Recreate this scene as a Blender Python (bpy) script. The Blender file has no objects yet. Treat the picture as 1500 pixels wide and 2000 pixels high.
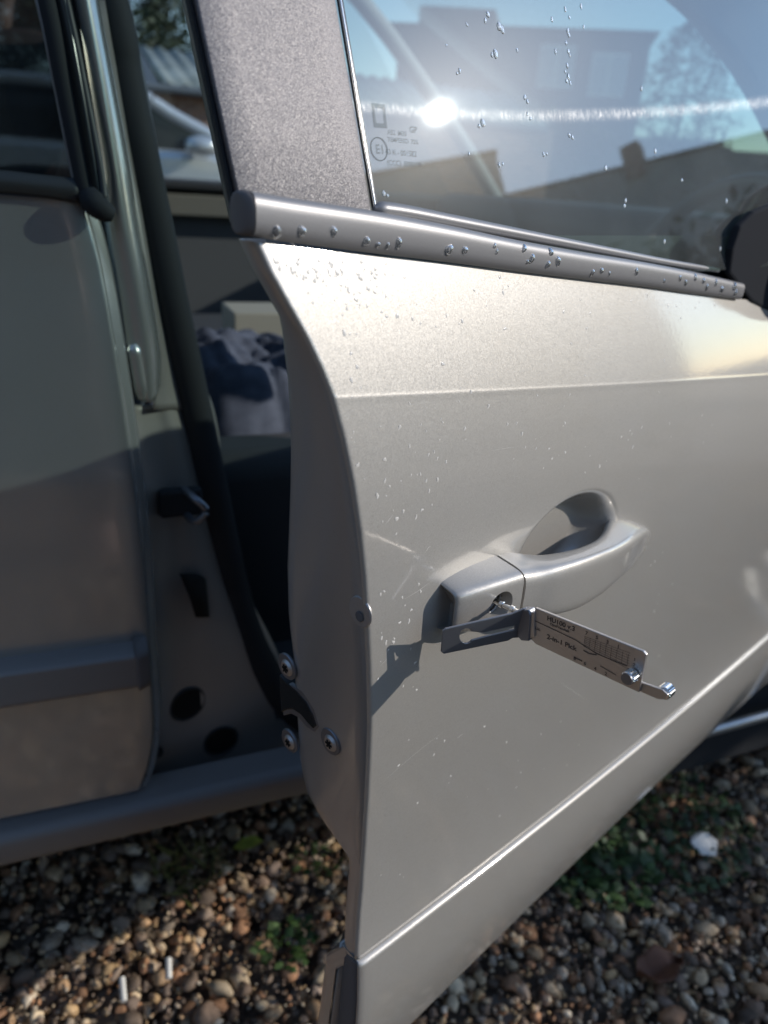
import bpy, bmesh, math, random
import numpy as np
from mathutils import Vector, Matrix
random.seed(7); rng = np.random.default_rng(7)
scene = bpy.context.scene
COL = scene.collection
R_ = math.radians

# ------------------------------------------------------------------ camera
FPX = 1450.0; CAMH = 0.95
def cam_basis(head, pitch, roll):
    h, p, r = R_(head), R_(pitch), R_(roll)
    fw = np.array([math.cos(h)*math.cos(p), math.sin(h)*math.cos(p), -math.sin(p)])
    rt = np.array([math.sin(h), -math.cos(h), 0.0]); up = np.cross(rt, fw)
    return math.cos(r)*rt+math.sin(r)*up, -math.sin(r)*rt+math.cos(r)*up, fw
CR, CU, CF = cam_basis(67, 24, 4)
CAM = np.array([0, 0, CAMH])
cam_d = bpy.data.cameras.new('camera'); cam = bpy.data.objects.new('camera', cam_d); COL.objects.link(cam)
cam_d.sensor_fit = 'HORIZONTAL'; cam_d.sensor_width = 36.0; cam_d.lens = FPX/1500*36.0
cam_d.clip_start = 0.01; cam_d.clip_end = 500
m = Matrix.Identity(4)
for i in range(3):
    m[i][0] = CR[i]; m[i][1] = CU[i]; m[i][2] = -CF[i]; m[i][3] = CAM[i]
cam.matrix_world = m
cam_d.dof.use_dof = True; cam_d.dof.focus_distance = 0.36
cam_d.dof.aperture_fstop = cam_d.lens/3.5        # a phone lens: a pupil of about 3.5 mm
scene.camera = cam

def ray(u, v):
    d = (u-750)/FPX*CR-(v-1000)/FPX*CU+CF
    return d/np.linalg.norm(d)

# ------------------------------------------------------------------ frames of the car side and of the open door
TH = R_(22); DD = np.array([math.cos(TH), math.sin(TH), 0]); NN = np.array([DD[1], -DD[0], 0]); ZZ = np.array([0, 0, 1.0])
class Frame:
    def __init__(s, O, A, N): s.O = np.array(O, float); s.A = np.array(A, float); s.N = np.array(N, float)
    def w(s, a, n, z): return s.O+s.A*a+s.N*n+ZZ*z
    def hit(s, u, v, off=0.0):
        d = ray(u, v); t = ((s.O+s.N*off-CAM)@s.N)/(d@s.N); p = CAM+d*t; q = p-s.O
        return np.array([q@s.A, off, p[2]])
    def P(s, u, v, off=0.0): a = s.hit(u, v, off); return s.w(*a)
    def hit_s(s, u, v, a):
        d = ray(u, v); p0 = s.O+s.A*a; t = ((p0-CAM)@s.A)/(d@s.A); p = CAM+d*t; q = p-s.O
        return np.array([a, q@s.N, p[2]])
DF = Frame(-NN*0.203, DD, NN)              # open front door
CFm = Frame([0, .615, 0], [1, 0, 0], [0, -1, 0])   # car side

# window plane of the open door; the sun stands where it mirrors into the pane
GA = TH-R_(3.0); GT = R_(14.5)
GN = np.array([math.sin(GA)*math.cos(GT), -math.cos(GA)*math.cos(GT), math.sin(GT)])
GO = DF.w(0.30, -0.040, CAMH-0.03)
def glassP(u, v, off=0.0):
    d = ray(u, v); p0 = GO+GN*off; t = ((p0-CAM)@GN)/(d@GN); return CAM+d*t
_d = ray(857, 220); SUN = _d-2*(_d@GN)*GN
SUN_AZ = math.atan2(SUN[1], SUN[0]); SUN_EL = math.asin(SUN[2])

# ------------------------------------------------------------------ light
world = bpy.data.worlds.new('World'); scene.world = world; world.use_nodes = True
nt = world.node_tree; nt.nodes.clear()
wo = nt.nodes.new('ShaderNodeOutputWorld'); bg = nt.nodes.new('ShaderNodeBackground'); sk = nt.nodes.new('ShaderNodeTexSky')
sk.sky_type = 'NISHITA'; sk.sun_disc = False; sk.sun_elevation = SUN_EL; sk.sun_rotation = math.pi/2-SUN_AZ
sk.air_density = 1.0; sk.dust_density = 0.15; sk.ozone_density = 2.0
bg.inputs['Strength'].default_value = 0.14
nt.links.new(sk.outputs[0], bg.inputs[0]); nt.links.new(bg.outputs[0], wo.inputs[0])
sl = bpy.data.lights.new('sun', 'SUN'); sl.energy = 2.3; sl.angle = R_(0.53); sl.color = (1.0, .93, .84)
so = bpy.data.objects.new('sun', sl); COL.objects.link(so)
so.rotation_mode = 'QUATERNION'; so.rotation_quaternion = Vector(SUN).to_track_quat('Z', 'Y'); so.location = (2, -.5, 3)
scene.view_settings.view_transform = 'Standard'; scene.view_settings.look = 'None'
scene.view_settings.exposure = 0.56; scene.view_settings.gamma = 1
scene.render.engine = 'CYCLES'
scene.cycles.max_bounces = 8; scene.cycles.transparent_max_bounces = 16; scene.cycles.sample_clamp_indirect = 4
scene.cycles.use_denoising = True

# ------------------------------------------------------------------ materials
def mat(name, color=(.5, .5, .5), rough=.5, metal=0.0, **kw):
    m = bpy.data.materials.new(name); m.use_nodes = True
    b = m.node_tree.nodes['Principled BSDF']
    b.inputs['Base Color'].default_value = (*color, 1); b.inputs['Roughness'].default_value = rough
    b.inputs['Metallic'].default_value = metal
    for k, v in kw.items(): b.inputs[k].default_value = v
    return m
def N(m, t, **kw):
    n = m.node_tree.nodes.new(t)
    for k, v in kw.items(): setattr(n, k, v)
    return n
def L(m, a, b): m.node_tree.links.new(a, b)
def B(m): return m.node_tree.nodes['Principled BSDF']
def geo(m): return N(m, 'ShaderNodeNewGeometry').outputs['Position']
def noise(m, scale, detail=4, rough=.6, vec=None, dist=0.0):
    n = N(m, 'ShaderNodeTexNoise'); n.inputs['Scale'].default_value = scale; n.inputs['Detail'].default_value = detail
    n.inputs['Roughness'].default_value = rough; n.inputs['Distortion'].default_value = dist
    L(m, vec if vec is not None else geo(m), n.inputs['Vector']); return n
def ramp(m, src, stops):
    r = N(m, 'ShaderNodeValToRGB'); e = r.color_ramp.elements
    while len(e) < len(stops): e.new(.5)
    for el, (p, c) in zip(e, stops): el.position = p; el.color = (*c, 1) if len(c) == 3 else c
    L(m, src, r.inputs[0]); return r
def mixc(m, fac, a, b, mode='MIX'):
    x = N(m, 'ShaderNodeMix', data_type='RGBA', blend_type=mode)
    for k, s in (('Factor', fac), ('A', a), ('B', b)):
        sock = [i for i in x.inputs if i.name == k and (i.type == 'RGBA' or k == 'Factor')][0]
        if isinstance(s, (int, float)): sock.default_value = s
        elif isinstance(s, tuple): sock.default_value = (*s, 1)
        else: L(m, s, sock)
    return [o for o in x.outputs if o.type == 'RGBA'][0]
def bump(m, h, strength=.3, dist=.001, norm=None):
    b = N(m, 'ShaderNodeBump'); b.inputs['Strength'].default_value = strength; b.inputs['Distance'].default_value = dist
    L(m, h, b.inputs['Height'])
    if norm is not None: L(m, norm, b.inputs['Normal'])
    return b.outputs['Normal']
def flake(m, scale, amount):
    "metal flakes: a normal tilted at random per voronoi cell"
    v = N(m, 'ShaderNodeTexVoronoi'); v.inputs['Scale'].default_value = scale; L(m, geo(m), v.inputs['Vector'])
    s = N(m, 'ShaderNodeVectorMath', operation='SUBTRACT'); L(m, v.outputs['Color'], s.inputs[0]); s.inputs[1].default_value = (.5, .5, .5)
    k = N(m, 'ShaderNodeVectorMath', operation='SCALE'); L(m, s.outputs[0], k.inputs[0]); k.inputs['Scale'].default_value = amount
    g = N(m, 'ShaderNodeNewGeometry')
    a = N(m, 'ShaderNodeVectorMath', operation='ADD'); L(m, g.outputs['Normal'], a.inputs[0]); L(m, k.outputs[0], a.inputs[1])
    n = N(m, 'ShaderNodeVectorMath', operation='NORMALIZE'); L(m, a.outputs[0], n.inputs[0])
    return n.outputs[0], v
def paint(name, color=(.43, .412, .385), rough=.50, metal=.40, fl=.12, coat=1.0, dirt=.35):
    m = mat(name, color, rough, metal); b = B(m)
    nrm, v = flake(m, 2600, fl)
    L(m, nrm, b.inputs['Normal'])
    b.inputs['Coat Weight'].default_value = coat; b.inputs['Coat Roughness'].default_value = .05; b.inputs['Coat IOR'].default_value = 1.7
    # orange peel on the clear coat, thin road film, fine dust specks
    op = noise(m, 260, 2); L(m, bump(m, op.outputs['Fac'], .05, .0006), b.inputs['Coat Normal'])
    d = noise(m, 9, 6, .65); dr = ramp(m, d.outputs['Fac'], [(.42, (0, 0, 0)), (.75, (1, 1, 1))])
    sp = noise(m, 900, 2, .7); spr = ramp(m, sp.outputs['Fac'], [(.66, (0, 0, 0)), (.74, (1, 1, 1))])
    c = mixc(m, spr.outputs[0], color, (color[0]*.8, color[1]*.78, color[2]*.73))
    kk = N(m, 'ShaderNodeMath', operation='MULTIPLY'); L(m, dr.outputs[0], kk.inputs[0]); kk.inputs[1].default_value = dirt
    c = mixc(m, kk.outputs[0], c, (.42, .39, .34)); L(m, c, b.inputs['Base Color'])
    rr = N(m, 'ShaderNodeMapRange'); L(m, d.outputs['Fac'], rr.inputs['Value']); rr.inputs['To Min'].default_value = .04; rr.inputs['To Max'].default_value = .13
    L(m, rr.outputs[0], b.inputs['Coat Roughness'])
    return m
M = {}; STREAK = -13.0
M['paint'] = paint('silver_paint')
M['paint_in'] = paint('silver_paint_inner', (.46, .435, .415), .36, .50, .03, .7, .2)  # inner faces: base colour lightened to imitate lens veil
M['paint_rear'] = paint('silver_paint_shiny', (.47, .475, .465), .26, .62, .02, 1.0, .15)  # rear panels: the same car paint, lightened to imitate lens veil
M['dull'] = mat('dull_moulding', (.24, .222, .215), .5, .2)
M['black'] = mat('black_rubber', (.026, .028, .032), .75, **{'Specular IOR Level': .25})  # black lifted a little, partly standing in for lens veil
M['blackgloss'] = mat('black_gloss_trim', (.02, .022, .024), .18, Coat_Weight=.0) if False else mat('black_gloss_trim', (.02, .022, .024), .2)
M['darkplastic'] = mat('dark_plastic', (.035, .037, .04), .5)
M['greytrim'] = mat('grey_trim', (.27, .265, .27), .42, .4)
n_ = noise(M['greytrim'], 1800, 2); L(M['greytrim'], bump(M['greytrim'], n_.outputs['Fac'], .12, .0003), B(M['greytrim']).inputs['Normal'])
M['cap'] = mat('dark_grey_cap', (.17, .155, .15), .85, **{'Specular IOR Level': .2})
# coarse sparkling pillar film
m = M['film'] = mat('sparkle_film', (.33, .32, .33), .5, .35)
nf, vf = flake(m, 5200, .38)
L(m, nf, B(m).inputs['Normal'])
rf = ramp(m, vf.outputs['Color'], [(0, (.09, .085, .095)), (.6, (.19, .18, .19)), (1, (.42, .40, .38))]); L(m, rf.outputs[0], B(m).inputs['Base Color'])
M['steel'] = mat('brushed_steel', (.60, .565, .54), .44, .9)
m = M['steel']; mp = N(m, 'ShaderNodeMapping'); mp.inputs['Scale'].default_value = (1, 1, 14); L(m, geo(m), mp.inputs['Vector'])
nn_ = noise(m, 260, 3, .6, mp.outputs[0]); L(m, bump(m, nn_.outputs['Fac'], .12, .0002), B(m).inputs['Normal'])
M['darksteel'] = mat('dark_steel', (.24, .25, .28), .42, .8)
M['chrome'] = mat('bright_chrome', (.85, .84, .82), .14, 1.0)
M['etch'] = mat('etched_print', (.10, .08, .07), .6)
M['printglass'] = mat('glass_print', (.16, .2, .2), .7, Alpha=.32)
M['matteblack'] = mat('matte_black', (.022, .024, .029), .9, **{'Specular IOR Level': .1}); M['blackhole'] = mat('deep_black', (.004, .004, .004), .8)  # matte black raised slightly, in part to mimic veiling glare
M['seat'] = mat('seat_cloth', (.05, .053, .058), .9)  # seat tone raised, partly imitating lens veil
n_ = noise(M['seat'], 300, 3); L(M['seat'], bump(M['seat'], n_.outputs['Fac'], .5, .001), B(M['seat']).inputs['Normal'])
M['dash'] = mat('dash_plastic', (.045, .047, .05), .55)
M['fardoor'] = mat('door_card', (.09, .095, .10), .8); M['headliner'] = mat('headliner', (.42, .41, .42), .9)
M['jacket'] = mat('blue_grey_cloth', (.16, .19, .27), .85)
n_ = noise(M['jacket'], 25, 4); r_ = ramp(M['jacket'], n_.outputs['Fac'], [(.3, (.03, .04, .065)), (.7, (.085, .105, .15))]); L(M['jacket'], r_.outputs[0], B(M['jacket']).inputs['Base Color'])
M['card'] = mat('cream_cardboard', (.40, .37, .30), .8)
M['olive'] = mat('olive_lining', (.16, .155, .13), .8)
M['wheelrim'] = mat('glossy_wheel', (.05, .05, .052), .25)

def glassmat(name, tint, refl=.22, dust=.05, streak=.05, rough=.015):
    m = bpy.data.materials.new(name); m.use_nodes = True; t = m.node_tree; t.nodes.clear()
    out = N(m, 'ShaderNodeOutputMaterial'); tr = N(m, 'ShaderNodeBsdfTransparent'); tr.inputs[0].default_value = (*tint, 1)
    gl = N(m, 'ShaderNodeBsdfGlossy'); gl.inputs['Roughness'].default_value = rough; gl.inputs[0].default_value = (.86, .96, 1, 1)
    lw = N(m, 'ShaderNodeLayerWeight'); lw.inputs['Blend'].default_value = .5
    pw_ = N(m, 'ShaderNodeMath', operation='POWER'); L(m, lw.outputs['Facing'], pw_.inputs[0]); pw_.inputs[1].default_value = 5
    # two faces of the pane reflect: about twice one face's share
    ad = N(m, 'ShaderNodeMath', operation='MULTIPLY_ADD', use_clamp=True); L(m, pw_.outputs[0], ad.inputs[0]); ad.inputs[1].default_value = .9; ad.inputs[2].default_value = .075+refl
    mx = N(m, 'ShaderNodeMixShader'); L(m, ad.outputs[0], mx.inputs[0]); L(m, tr.outputs[0], mx.inputs[1]); L(m, gl.outputs[0], mx.inputs[2])
    # wipe marks: fine upright scratches spread the sun's image sideways
    mp = N(m, 'ShaderNodeMapping'); mp.inputs['Scale'].default_value = (1, 1, .05); L(m, geo(m), mp.inputs['Vector'])
    sn = noise(m, 900, 2, .6, mp.outputs[0]); big = noise(m, 14, 3)
    sr = ramp(m, sn.outputs['Fac'], [(.44, (0, 0, 0)), (.72, (1, 1, 1))])
    an = N(m, 'ShaderNodeBsdfAnisotropic') if hasattr(bpy.types, 'ShaderNodeBsdfAnisotropic') else None
    if an is None: an = gl
    an.inputs['Roughness'].default_value = .16; an.inputs['Anisotropy'].default_value = .96
    tg = N(m, 'ShaderNodeCombineXYZ'); u = GN_UP if streak else Vector((0, 0, 1))
    for i in range(3): tg.inputs[i].default_value = u[i]
    L(m, tg.outputs[0], an.inputs['Tangent'])
    f1 = N(m, 'ShaderNodeMath', operation='MULTIPLY_ADD'); L(m, sr.outputs[0], f1.inputs[0]); f1.inputs[1].default_value = streak*1.3; f1.inputs[2].default_value = streak*.35
    m2 = N(m, 'ShaderNodeMixShader'); L(m, f1.outputs[0], m2.inputs[0]); L(m, mx.outputs[0], m2.inputs[1]); L(m, an.outputs[0], m2.inputs[2])
    # thin dust film: broad glossy bloom and a little diffuse
    g3 = N(m, 'ShaderNodeBsdfGlossy'); g3.inputs['Roughness'].default_value = .28
    m3 = N(m, 'ShaderNodeMixShader'); m3.inputs[0].default_value = dust*.055; L(m, m2.outputs[0], m3.inputs[1]); L(m, g3.outputs[0], m3.inputs[2])
    df = N(m, 'ShaderNodeBsdfDiffuse'); df.inputs[0].default_value = (.6, .62, .62, 1)
    f2 = N(m, 'ShaderNodeMath', operation='MULTIPLY'); L(m, big.outputs['Fac'], f2.inputs[0]); f2.inputs[1].default_value = dust*1.0
    m4 = N(m, 'ShaderNodeMixShader'); L(m, f2.outputs[0], m4.inputs[0]); L(m, m3.outputs[0], m4.inputs[1]); L(m, df.outputs[0], m4.inputs[2])
    L(m, m4.outputs[0], out.inputs[0]); return m
_hz = np.cross(ZZ, GN); _hz /= np.linalg.norm(_hz); GN_UP = Vector(np.cross(GN, _hz)); GN_UP = Vector(Matrix.Rotation(R_(STREAK), 3, Vector(GN)) @ GN_UP)
M['glass'] = glassmat('window_glass', (.42, .54, .50), .13, .12, .004)
M['glassdark'] = glassmat('tinted_glass', (.10, .12, .13), .03, .02, .0, .03)
M['glassfar'] = glassmat('clear_glass', (.80, .86, .86), .02, .02, .0)
m = M['water'] = bpy.data.materials.new('water'); m.use_nodes = True; m.node_tree.nodes.clear()
o_ = N(m, 'ShaderNodeOutputMaterial'); g_ = N(m, 'ShaderNodeBsdfGlass'); g_.inputs['IOR'].default_value = 1.33; g_.inputs['Roughness'].default_value = .0; L(m, g_.outputs[0], o_.inputs[0])

def dropmat(name, tint, milky):
    m = bpy.data.materials.new(name); m.use_nodes = True; m.node_tree.nodes.clear()
    o = N(m, 'ShaderNodeOutputMaterial'); g = N(m, 'ShaderNodeBsdfGlass'); g.inputs['IOR'].default_value = 1.33; g.inputs['Roughness'].default_value = 0; g.inputs['Color'].default_value = (*tint, 1)
    d = N(m, 'ShaderNodeBsdfDiffuse'); d.inputs[0].default_value = (.9, .92, .92, 1); x = N(m, 'ShaderNodeMixShader'); x.inputs[0].default_value = milky
    L(m, g.outputs[0], x.inputs[1]); L(m, d.outputs[0], x.inputs[2]); L(m, x.outputs[0], o.inputs[0]); return m
M['water'] = dropmat('water', (.78, .79, .80), .05); M['waterglass'] = dropmat('water_on_glass', (1, 1, 1), .38)

# ------------------------------------------------------------------ mesh helpers
WL = {}
def link(o, parent=None, loc=(0, 0, 0)):
    COL.objects.link(o); WL[o.name] = Vector(loc)
    if parent is not None: o.parent = parent; o.location = Vector(loc)-WL[parent.name]
    else: o.location = Vector(loc)
    return o
def mesh_obj(name, V, F, material, parent=None, smooth=True, mods=(), angle=None, recentre=True):
    V = np.asarray(V, float).reshape(-1, 3); c = (V.min(0)+V.max(0))/2 if recentre else np.zeros(3)
    me = bpy.data.meshes.new(name); me.from_pydata((V-c).tolist(), [], [list(map(int, f)) for f in F]); me.validate()
    if material is not None: me.materials.append(material)
    if smooth:
        me.polygons.foreach_set('use_smooth', [True]*len(me.polygons))
        if angle:
            me.set_sharp_from_angle(angle=R_(angle))
    o = bpy.data.objects.new(name, me); link(o, parent, c)
    for kind, kw in mods:
        md = o.modifiers.new(kind.lower(), kind)
        for k, v in kw.items(): setattr(md, k, v)
    return o
def empty(name, loc, label, cat, group=None):
    o = bpy.data.objects.new(name, None); o.empty_display_size = .05; link(o, None, loc); tag(o, label, cat, group); return o
def tag(o, label=None, cat=None, group=None, kind=None):
    if label: o['label'] = label
    if cat: o['category'] = cat
    if group: o['group'] = group
    if kind: o['kind'] = kind
    return o
def grid_faces(nr, nc, close=False):
    F = []
    for i in range(nr-1):
        for j in range(nc-1 if not close else nc):
            k = (j+1) % nc; F.append((i*nc+j, i*nc+k, (i+1)*nc+k, (i+1)*nc+j))
    return F
def cr(P, n, axis=0):
    "Catmull-Rom resampling"
    P = np.moveaxis(np.asarray(P, float), axis, 0); m_ = len(P); t = np.linspace(0, m_-1, n); out = []
    for x in t:
        i = min(int(x), m_-2); f = x-i; p1, p2 = P[i], P[i+1]
        p0 = P[i-1] if i > 0 else 2*p1-p2; p3 = P[i+2] if i+2 < m_ else 2*p2-p1
        out.append(.5*((2*p1)+(-p0+p2)*f+(2*p0-5*p1+4*p2-p3)*f*f+(-p0+3*p1-3*p2+p3)*f**3))
    return np.moveaxis(np.array(out), 0, axis)
def loft(name, rows, material, parent, frame=CFm, nr=None, nc=None, thick=0, **kw):
    "rows of (u, v, outward offset): a sheet through points found on the frame"
    P = np.array([[frame.P(*p) for p in r] for r in rows])
    if nr: P = cr(P, nr, 0)
    if nc: P = cr(P, nc, 1)
    mods = [('SOLIDIFY', dict(thickness=thick, offset=0))] if thick else []
    return mesh_obj(name, P.reshape(-1, 3), grid_faces(P.shape[0], P.shape[1]), material, parent, mods=mods, **kw)
def tube_pts(path, rad, n=12, flat=1.0, upv=(0, 0, 1)):
    P = np.asarray(path, float); k = len(P); rad = np.atleast_1d(np.array(rad, float)); V = []
    rad = np.interp(np.linspace(0, 1, k), np.linspace(0, 1, len(rad)), rad) if len(rad) > 1 else np.full(k, rad[0])
    for i in range(k):
        t = P[min(i+1, k-1)]-P[max(i-1, 0)]; t /= np.linalg.norm(t)
        a = np.cross(t, upv)
        if np.linalg.norm(a) < 1e-6: a = np.cross(t, (.9, .3, .1))
        a /= np.linalg.norm(a); b = np.cross(a, t)
        for j in range(n):
            f = 2*math.pi*j/n; V.append(P[i]+rad[i]*(a*math.cos(f)*flat+b*math.sin(f)))
    F = grid_faces(k, n, True); F.append(tuple(range(n))[::-1]); F.append(tuple((k-1)*n+j for j in range(n)))
    return V, F
def tube(name, path, rad, material, parent=None, n=12, flat=1.0, upv=(0, 0, 1), smooth_n=None, **kw):
    if smooth_n: path = cr(path, smooth_n)
    V, F = tube_pts(path, rad, n, flat, upv); return mesh_obj(name, V, F, material, parent, angle=50, **kw)
def box_pts(c, h, axes=None):
    c = np.array(c, float); A = np.eye(3) if axes is None else np.array(axes, float)
    V = [c+sx*h[0]*A[0]+sy*h[1]*A[1]+sz*h[2]*A[2] for sx in (-1, 1) for sy in (-1, 1) for sz in (-1, 1)]
    return V, [(0, 1, 3, 2), (4, 6, 7, 5), (0, 4, 5, 1), (2, 3, 7, 6), (0, 2, 6, 4), (1, 5, 7, 3)]
def box(name, c, h, material, parent=None, axes=None, bev=0, seg=3, **kw):
    V, F = box_pts(c, h, axes)
    mods = [('BEVEL', dict(width=bev, segments=seg))] if bev else []
    return mesh_obj(name, V, F, material, parent, smooth=bool(bev), mods=mods, angle=40, **kw)
def prism(name, poly, depth, material, parent=None, bev=0, holes=(), **kw):
    "poly: 3-D points in a plane; depth: 3-D vector"
    k = len(poly); V = [np.array(p) for p in poly]+[np.array(p)+depth for p in poly]
    F = [tuple(range(k))[::-1], tuple(range(k, 2*k))]+[(i, (i+1) % k, k+(i+1) % k, k+i) for i in range(k)]
    mods = [('BEVEL', dict(width=bev, segments=2, limit_method='ANGLE', angle_limit=R_(35)))] if bev else []
    return mesh_obj(name, V, F, material, parent, smooth=False, mods=mods, **kw)
def cyl(name, p0, p1, r, material, parent=None, n=28, bev=0, r1=None):
    p0 = np.array(p0, float); p1 = np.array(p1, float); ax = p1-p0; ax /= np.linalg.norm(ax)
    a = np.cross(ax, (0.13, .2, .9)); a /= np.linalg.norm(a); b = np.cross(ax, a); V = []
    prof = [(p0, r)] if not bev else [(p0, r-bev), (p0+ax*bev, r)]
    rr = r1 or r
    prof += [(p1, rr)] if not bev else [(p1-ax*bev, rr), (p1, rr-bev)]
    for c, q in prof:
        for j in range(n): f = 2*math.pi*j/n; V.append(c+q*(a*math.cos(f)+b*math.sin(f)))
    F = grid_faces(len(prof), n, True)+[tuple(range(n))[::-1], tuple((len(prof)-1)*n+j for j in range(n))]
    return mesh_obj(name, V, F, material, parent, angle=40)
def text(name, body, o, right, up, size, material, parent, extr=.0, mirror=False, sx=1.0, align='LEFT'):
    c = bpy.data.curves.new(name, 'FONT'); c.body = body; c.size = size; c.extrude = extr; c.offset = size*.02; c.align_x = align
    c.materials.append(material); ob = bpy.data.objects.new(name, c); COL.objects.link(ob)
    r = Vector(right).normalized(); u = Vector(up); u = (u-r*u.dot(r)).normalized(); n = r.cross(u)
    if mirror: r = -r
    mt = Matrix.Identity(4)
    for i in range(3): mt[i][0] = r[i]*sx; mt[i][1] = u[i]; mt[i][2] = n[i]; mt[i][3] = o[i]-WL[parent.name][i]
    dgx = bpy.context.evaluated_depsgraph_get(); me = bpy.data.meshes.new_from_object(ob.evaluated_get(dgx)); bpy.data.objects.remove(ob); bpy.data.curves.remove(c)
    if not me.materials: me.materials.append(material)
    ob = bpy.data.objects.new(name, me); COL.objects.link(ob); ob.parent = parent; ob.matrix_local = mt; return ob
def lerp(a, b, t): return a+(b-a)*t
def ray_on(o, u, v):
    "first point of a built part along the line of sight, and its outward normal"
    w = np.zeros(3); q = o
    while q is not None: w = w+np.array(q.location); q = q.parent
    d = ray(u, v); ok, p, n, _ = o.ray_cast(Vector(CAM-w), Vector(d)); p = np.array(p)+w; n = np.array(n)
    return p, (n if n@d < 0 else -n)

# ================================================================== SETTING
gm = mat('gravel_ground', (.09, .075, .06), .95)
v_ = N(gm, 'ShaderNodeTexVoronoi'); v_.inputs['Scale'].default_value = 45; L(gm, geo(gm), v_.inputs['Vector'])
r_ = ramp(gm, v_.outputs['Color'], [(0, (.03, .024, .018)), (.4, (.10, .075, .055)), (.7, (.18, .14, .10)), (1, (.32, .28, .24))]); L(gm, r_.outputs[0], B(gm).inputs['Base Color'])
L(gm, bump(gm, v_.outputs['Distance'], 1.0, .01), B(gm).inputs['Normal'])
S = 250; GZ = .07
ground = mesh_obj('ground', [(-S, -S, GZ-.012), (S, -S, GZ-.012), (S, S, GZ-.012), (-S, S, GZ-.012)], [(0, 1, 2, 3)], gm, smooth=False, recentre=False); tag(ground, kind='structure')

# gravel stones: countless, one object
def ico(sub):
    bm = bmesh.new(); bmesh.ops.create_icosphere(bm, subdivisions=sub, radius=1)
    v = np.array([x.co[:] for x in bm.verts]); f = np.array([[w.index for w in fc.verts] for fc in bm.faces]); bm.free(); return v, f
IV, IF = ico(2); IV1, IF1 = ico(1)
def rotm(n):
    q = rng.normal(size=(n, 4)); q /= np.linalg.norm(q, axis=1)[:, None]; w, x, y, z = q.T
    return np.stack([1-2*(y*y+z*z), 2*(x*y-z*w), 2*(x*z+y*w), 2*(x*y+z*w), 1-2*(x*x+z*z), 2*(y*z-x*w), 2*(x*z-y*w), 2*(y*z+x*w), 1-2*(x*x+y*y)], 1).reshape(n, 3, 3)
def yawm(a):
    c, s = np.cos(a), np.sin(a); o, i = np.zeros_like(a), np.ones_like(a)
    return np.stack([c, -s, o, s, c, o, o, o, i], 1).reshape(-1, 3, 3)
pal = (.8*np.ones((12, 3))*.27+.8)*1.4*np.array([(.36, .22, .11), (.24, .12, .06), (.40, .29, .17), (.15, .10, .07), (.30, .24, .18), (.46, .36, .23), (.11, .08, .06), (.38, .18, .08), (.26, .19, .14), (.46, .40, .31), (.18, .13, .10), (.42, .27, .12)])
def stones(pts, size, IVx, IFx):
    n = len(pts)
    sc = size[:, None]*np.stack([rng.uniform(.85, 1.35, n), rng.uniform(.65, 1.0, n), rng.uniform(.42, .8, n)], 1)
    base = IVx[None]*np.ones((n, 1, 1))
    # each stone its own lumps: two random soft planes flattened
    for _ in range(3):
        d = rng.normal(size=(n, 3)); d /= np.linalg.norm(d, axis=1)[:, None]; h = rng.uniform(.35, .85, n)
        pr = np.einsum('nvk,nk->nv', base, d); ex = np.clip(pr-h[:, None], 0, None); base = base-ex[..., None]*d[:, None, :]*.8
    base = base*(1+.10*rng.normal(size=base.shape[:2]))[..., None]
    V = base*sc[:, None, :]
    tilt = rotm(n); mixr = yawm(rng.uniform(0, 6.28, n))
    small = rng.uniform(size=n) < .45; Rm = np.where(small[:, None, None], tilt, mixr)
    V = np.einsum('nij,nvj->nvi', Rm, V)+pts[:, None, :]
    F = IFx[None]+(np.arange(n)*len(IVx))[:, None, None]
    c = pal[rng.integers(0, len(pal), n)]; c = (.72*c+.28*c.mean(1, keepdims=True)*np.array([1.16, 1.0, .80]))*rng.uniform(.6, 1.35, (n, 1)); c = np.clip(c, .01, .8)
    return V.reshape(-1, 3), F.reshape(-1, 3), np.repeat(c, len(IVx), 0)
def big_mesh(name, V, F, C, material, parent=None):
    me = bpy.data.meshes.new(name); me.vertices.add(len(V)); me.vertices.foreach_set('co', V.astype(np.float32).ravel())
    me.loops.add(F.size); me.loops.foreach_set('vertex_index', F.astype(np.int32).ravel())
    me.polygons.add(len(F)); me.polygons.foreach_set('loop_start', np.arange(0, F.size, F.shape[1], dtype=np.int32))
    me.polygons.foreach_set('use_smooth', np.ones(len(F), bool))
    me.update(calc_edges=True)
    if C is not None:
        a = me.color_attributes.new('Col', 'FLOAT_COLOR', 'POINT'); a.data.foreach_set('color', np.concatenate([C, np.ones((len(C), 1))], 1).astype(np.float32).ravel())
    me.materials.append(material); o = bpy.data.objects.new(name, me); link(o, parent); return o
def colmat(name, rough=.6, nscale=120, spec=.5, bstr=.4):
    m = mat(name, (.3, .3, .3), rough); a = N(m, 'ShaderNodeAttribute', attribute_name='Col')
    n = noise(m, nscale, 5, .65); r = ramp(m, n.outputs['Fac'], [(.3, (.62, .6, .58)), (.7, (1.25, 1.22, 1.2))])
    L(m, mixc(m, 1.0, a.outputs['Color'], r.outputs[0], 'MULTIPLY'), B(m).inputs['Base Color'])
    L(m, bump(m, n.outputs['Fac'], bstr, .001), B(m).inputs['Normal']); return m
M['stone'] = colmat('pebble', .75); B(M['stone']).inputs['Specular IOR Level'].default_value = .25
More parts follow.
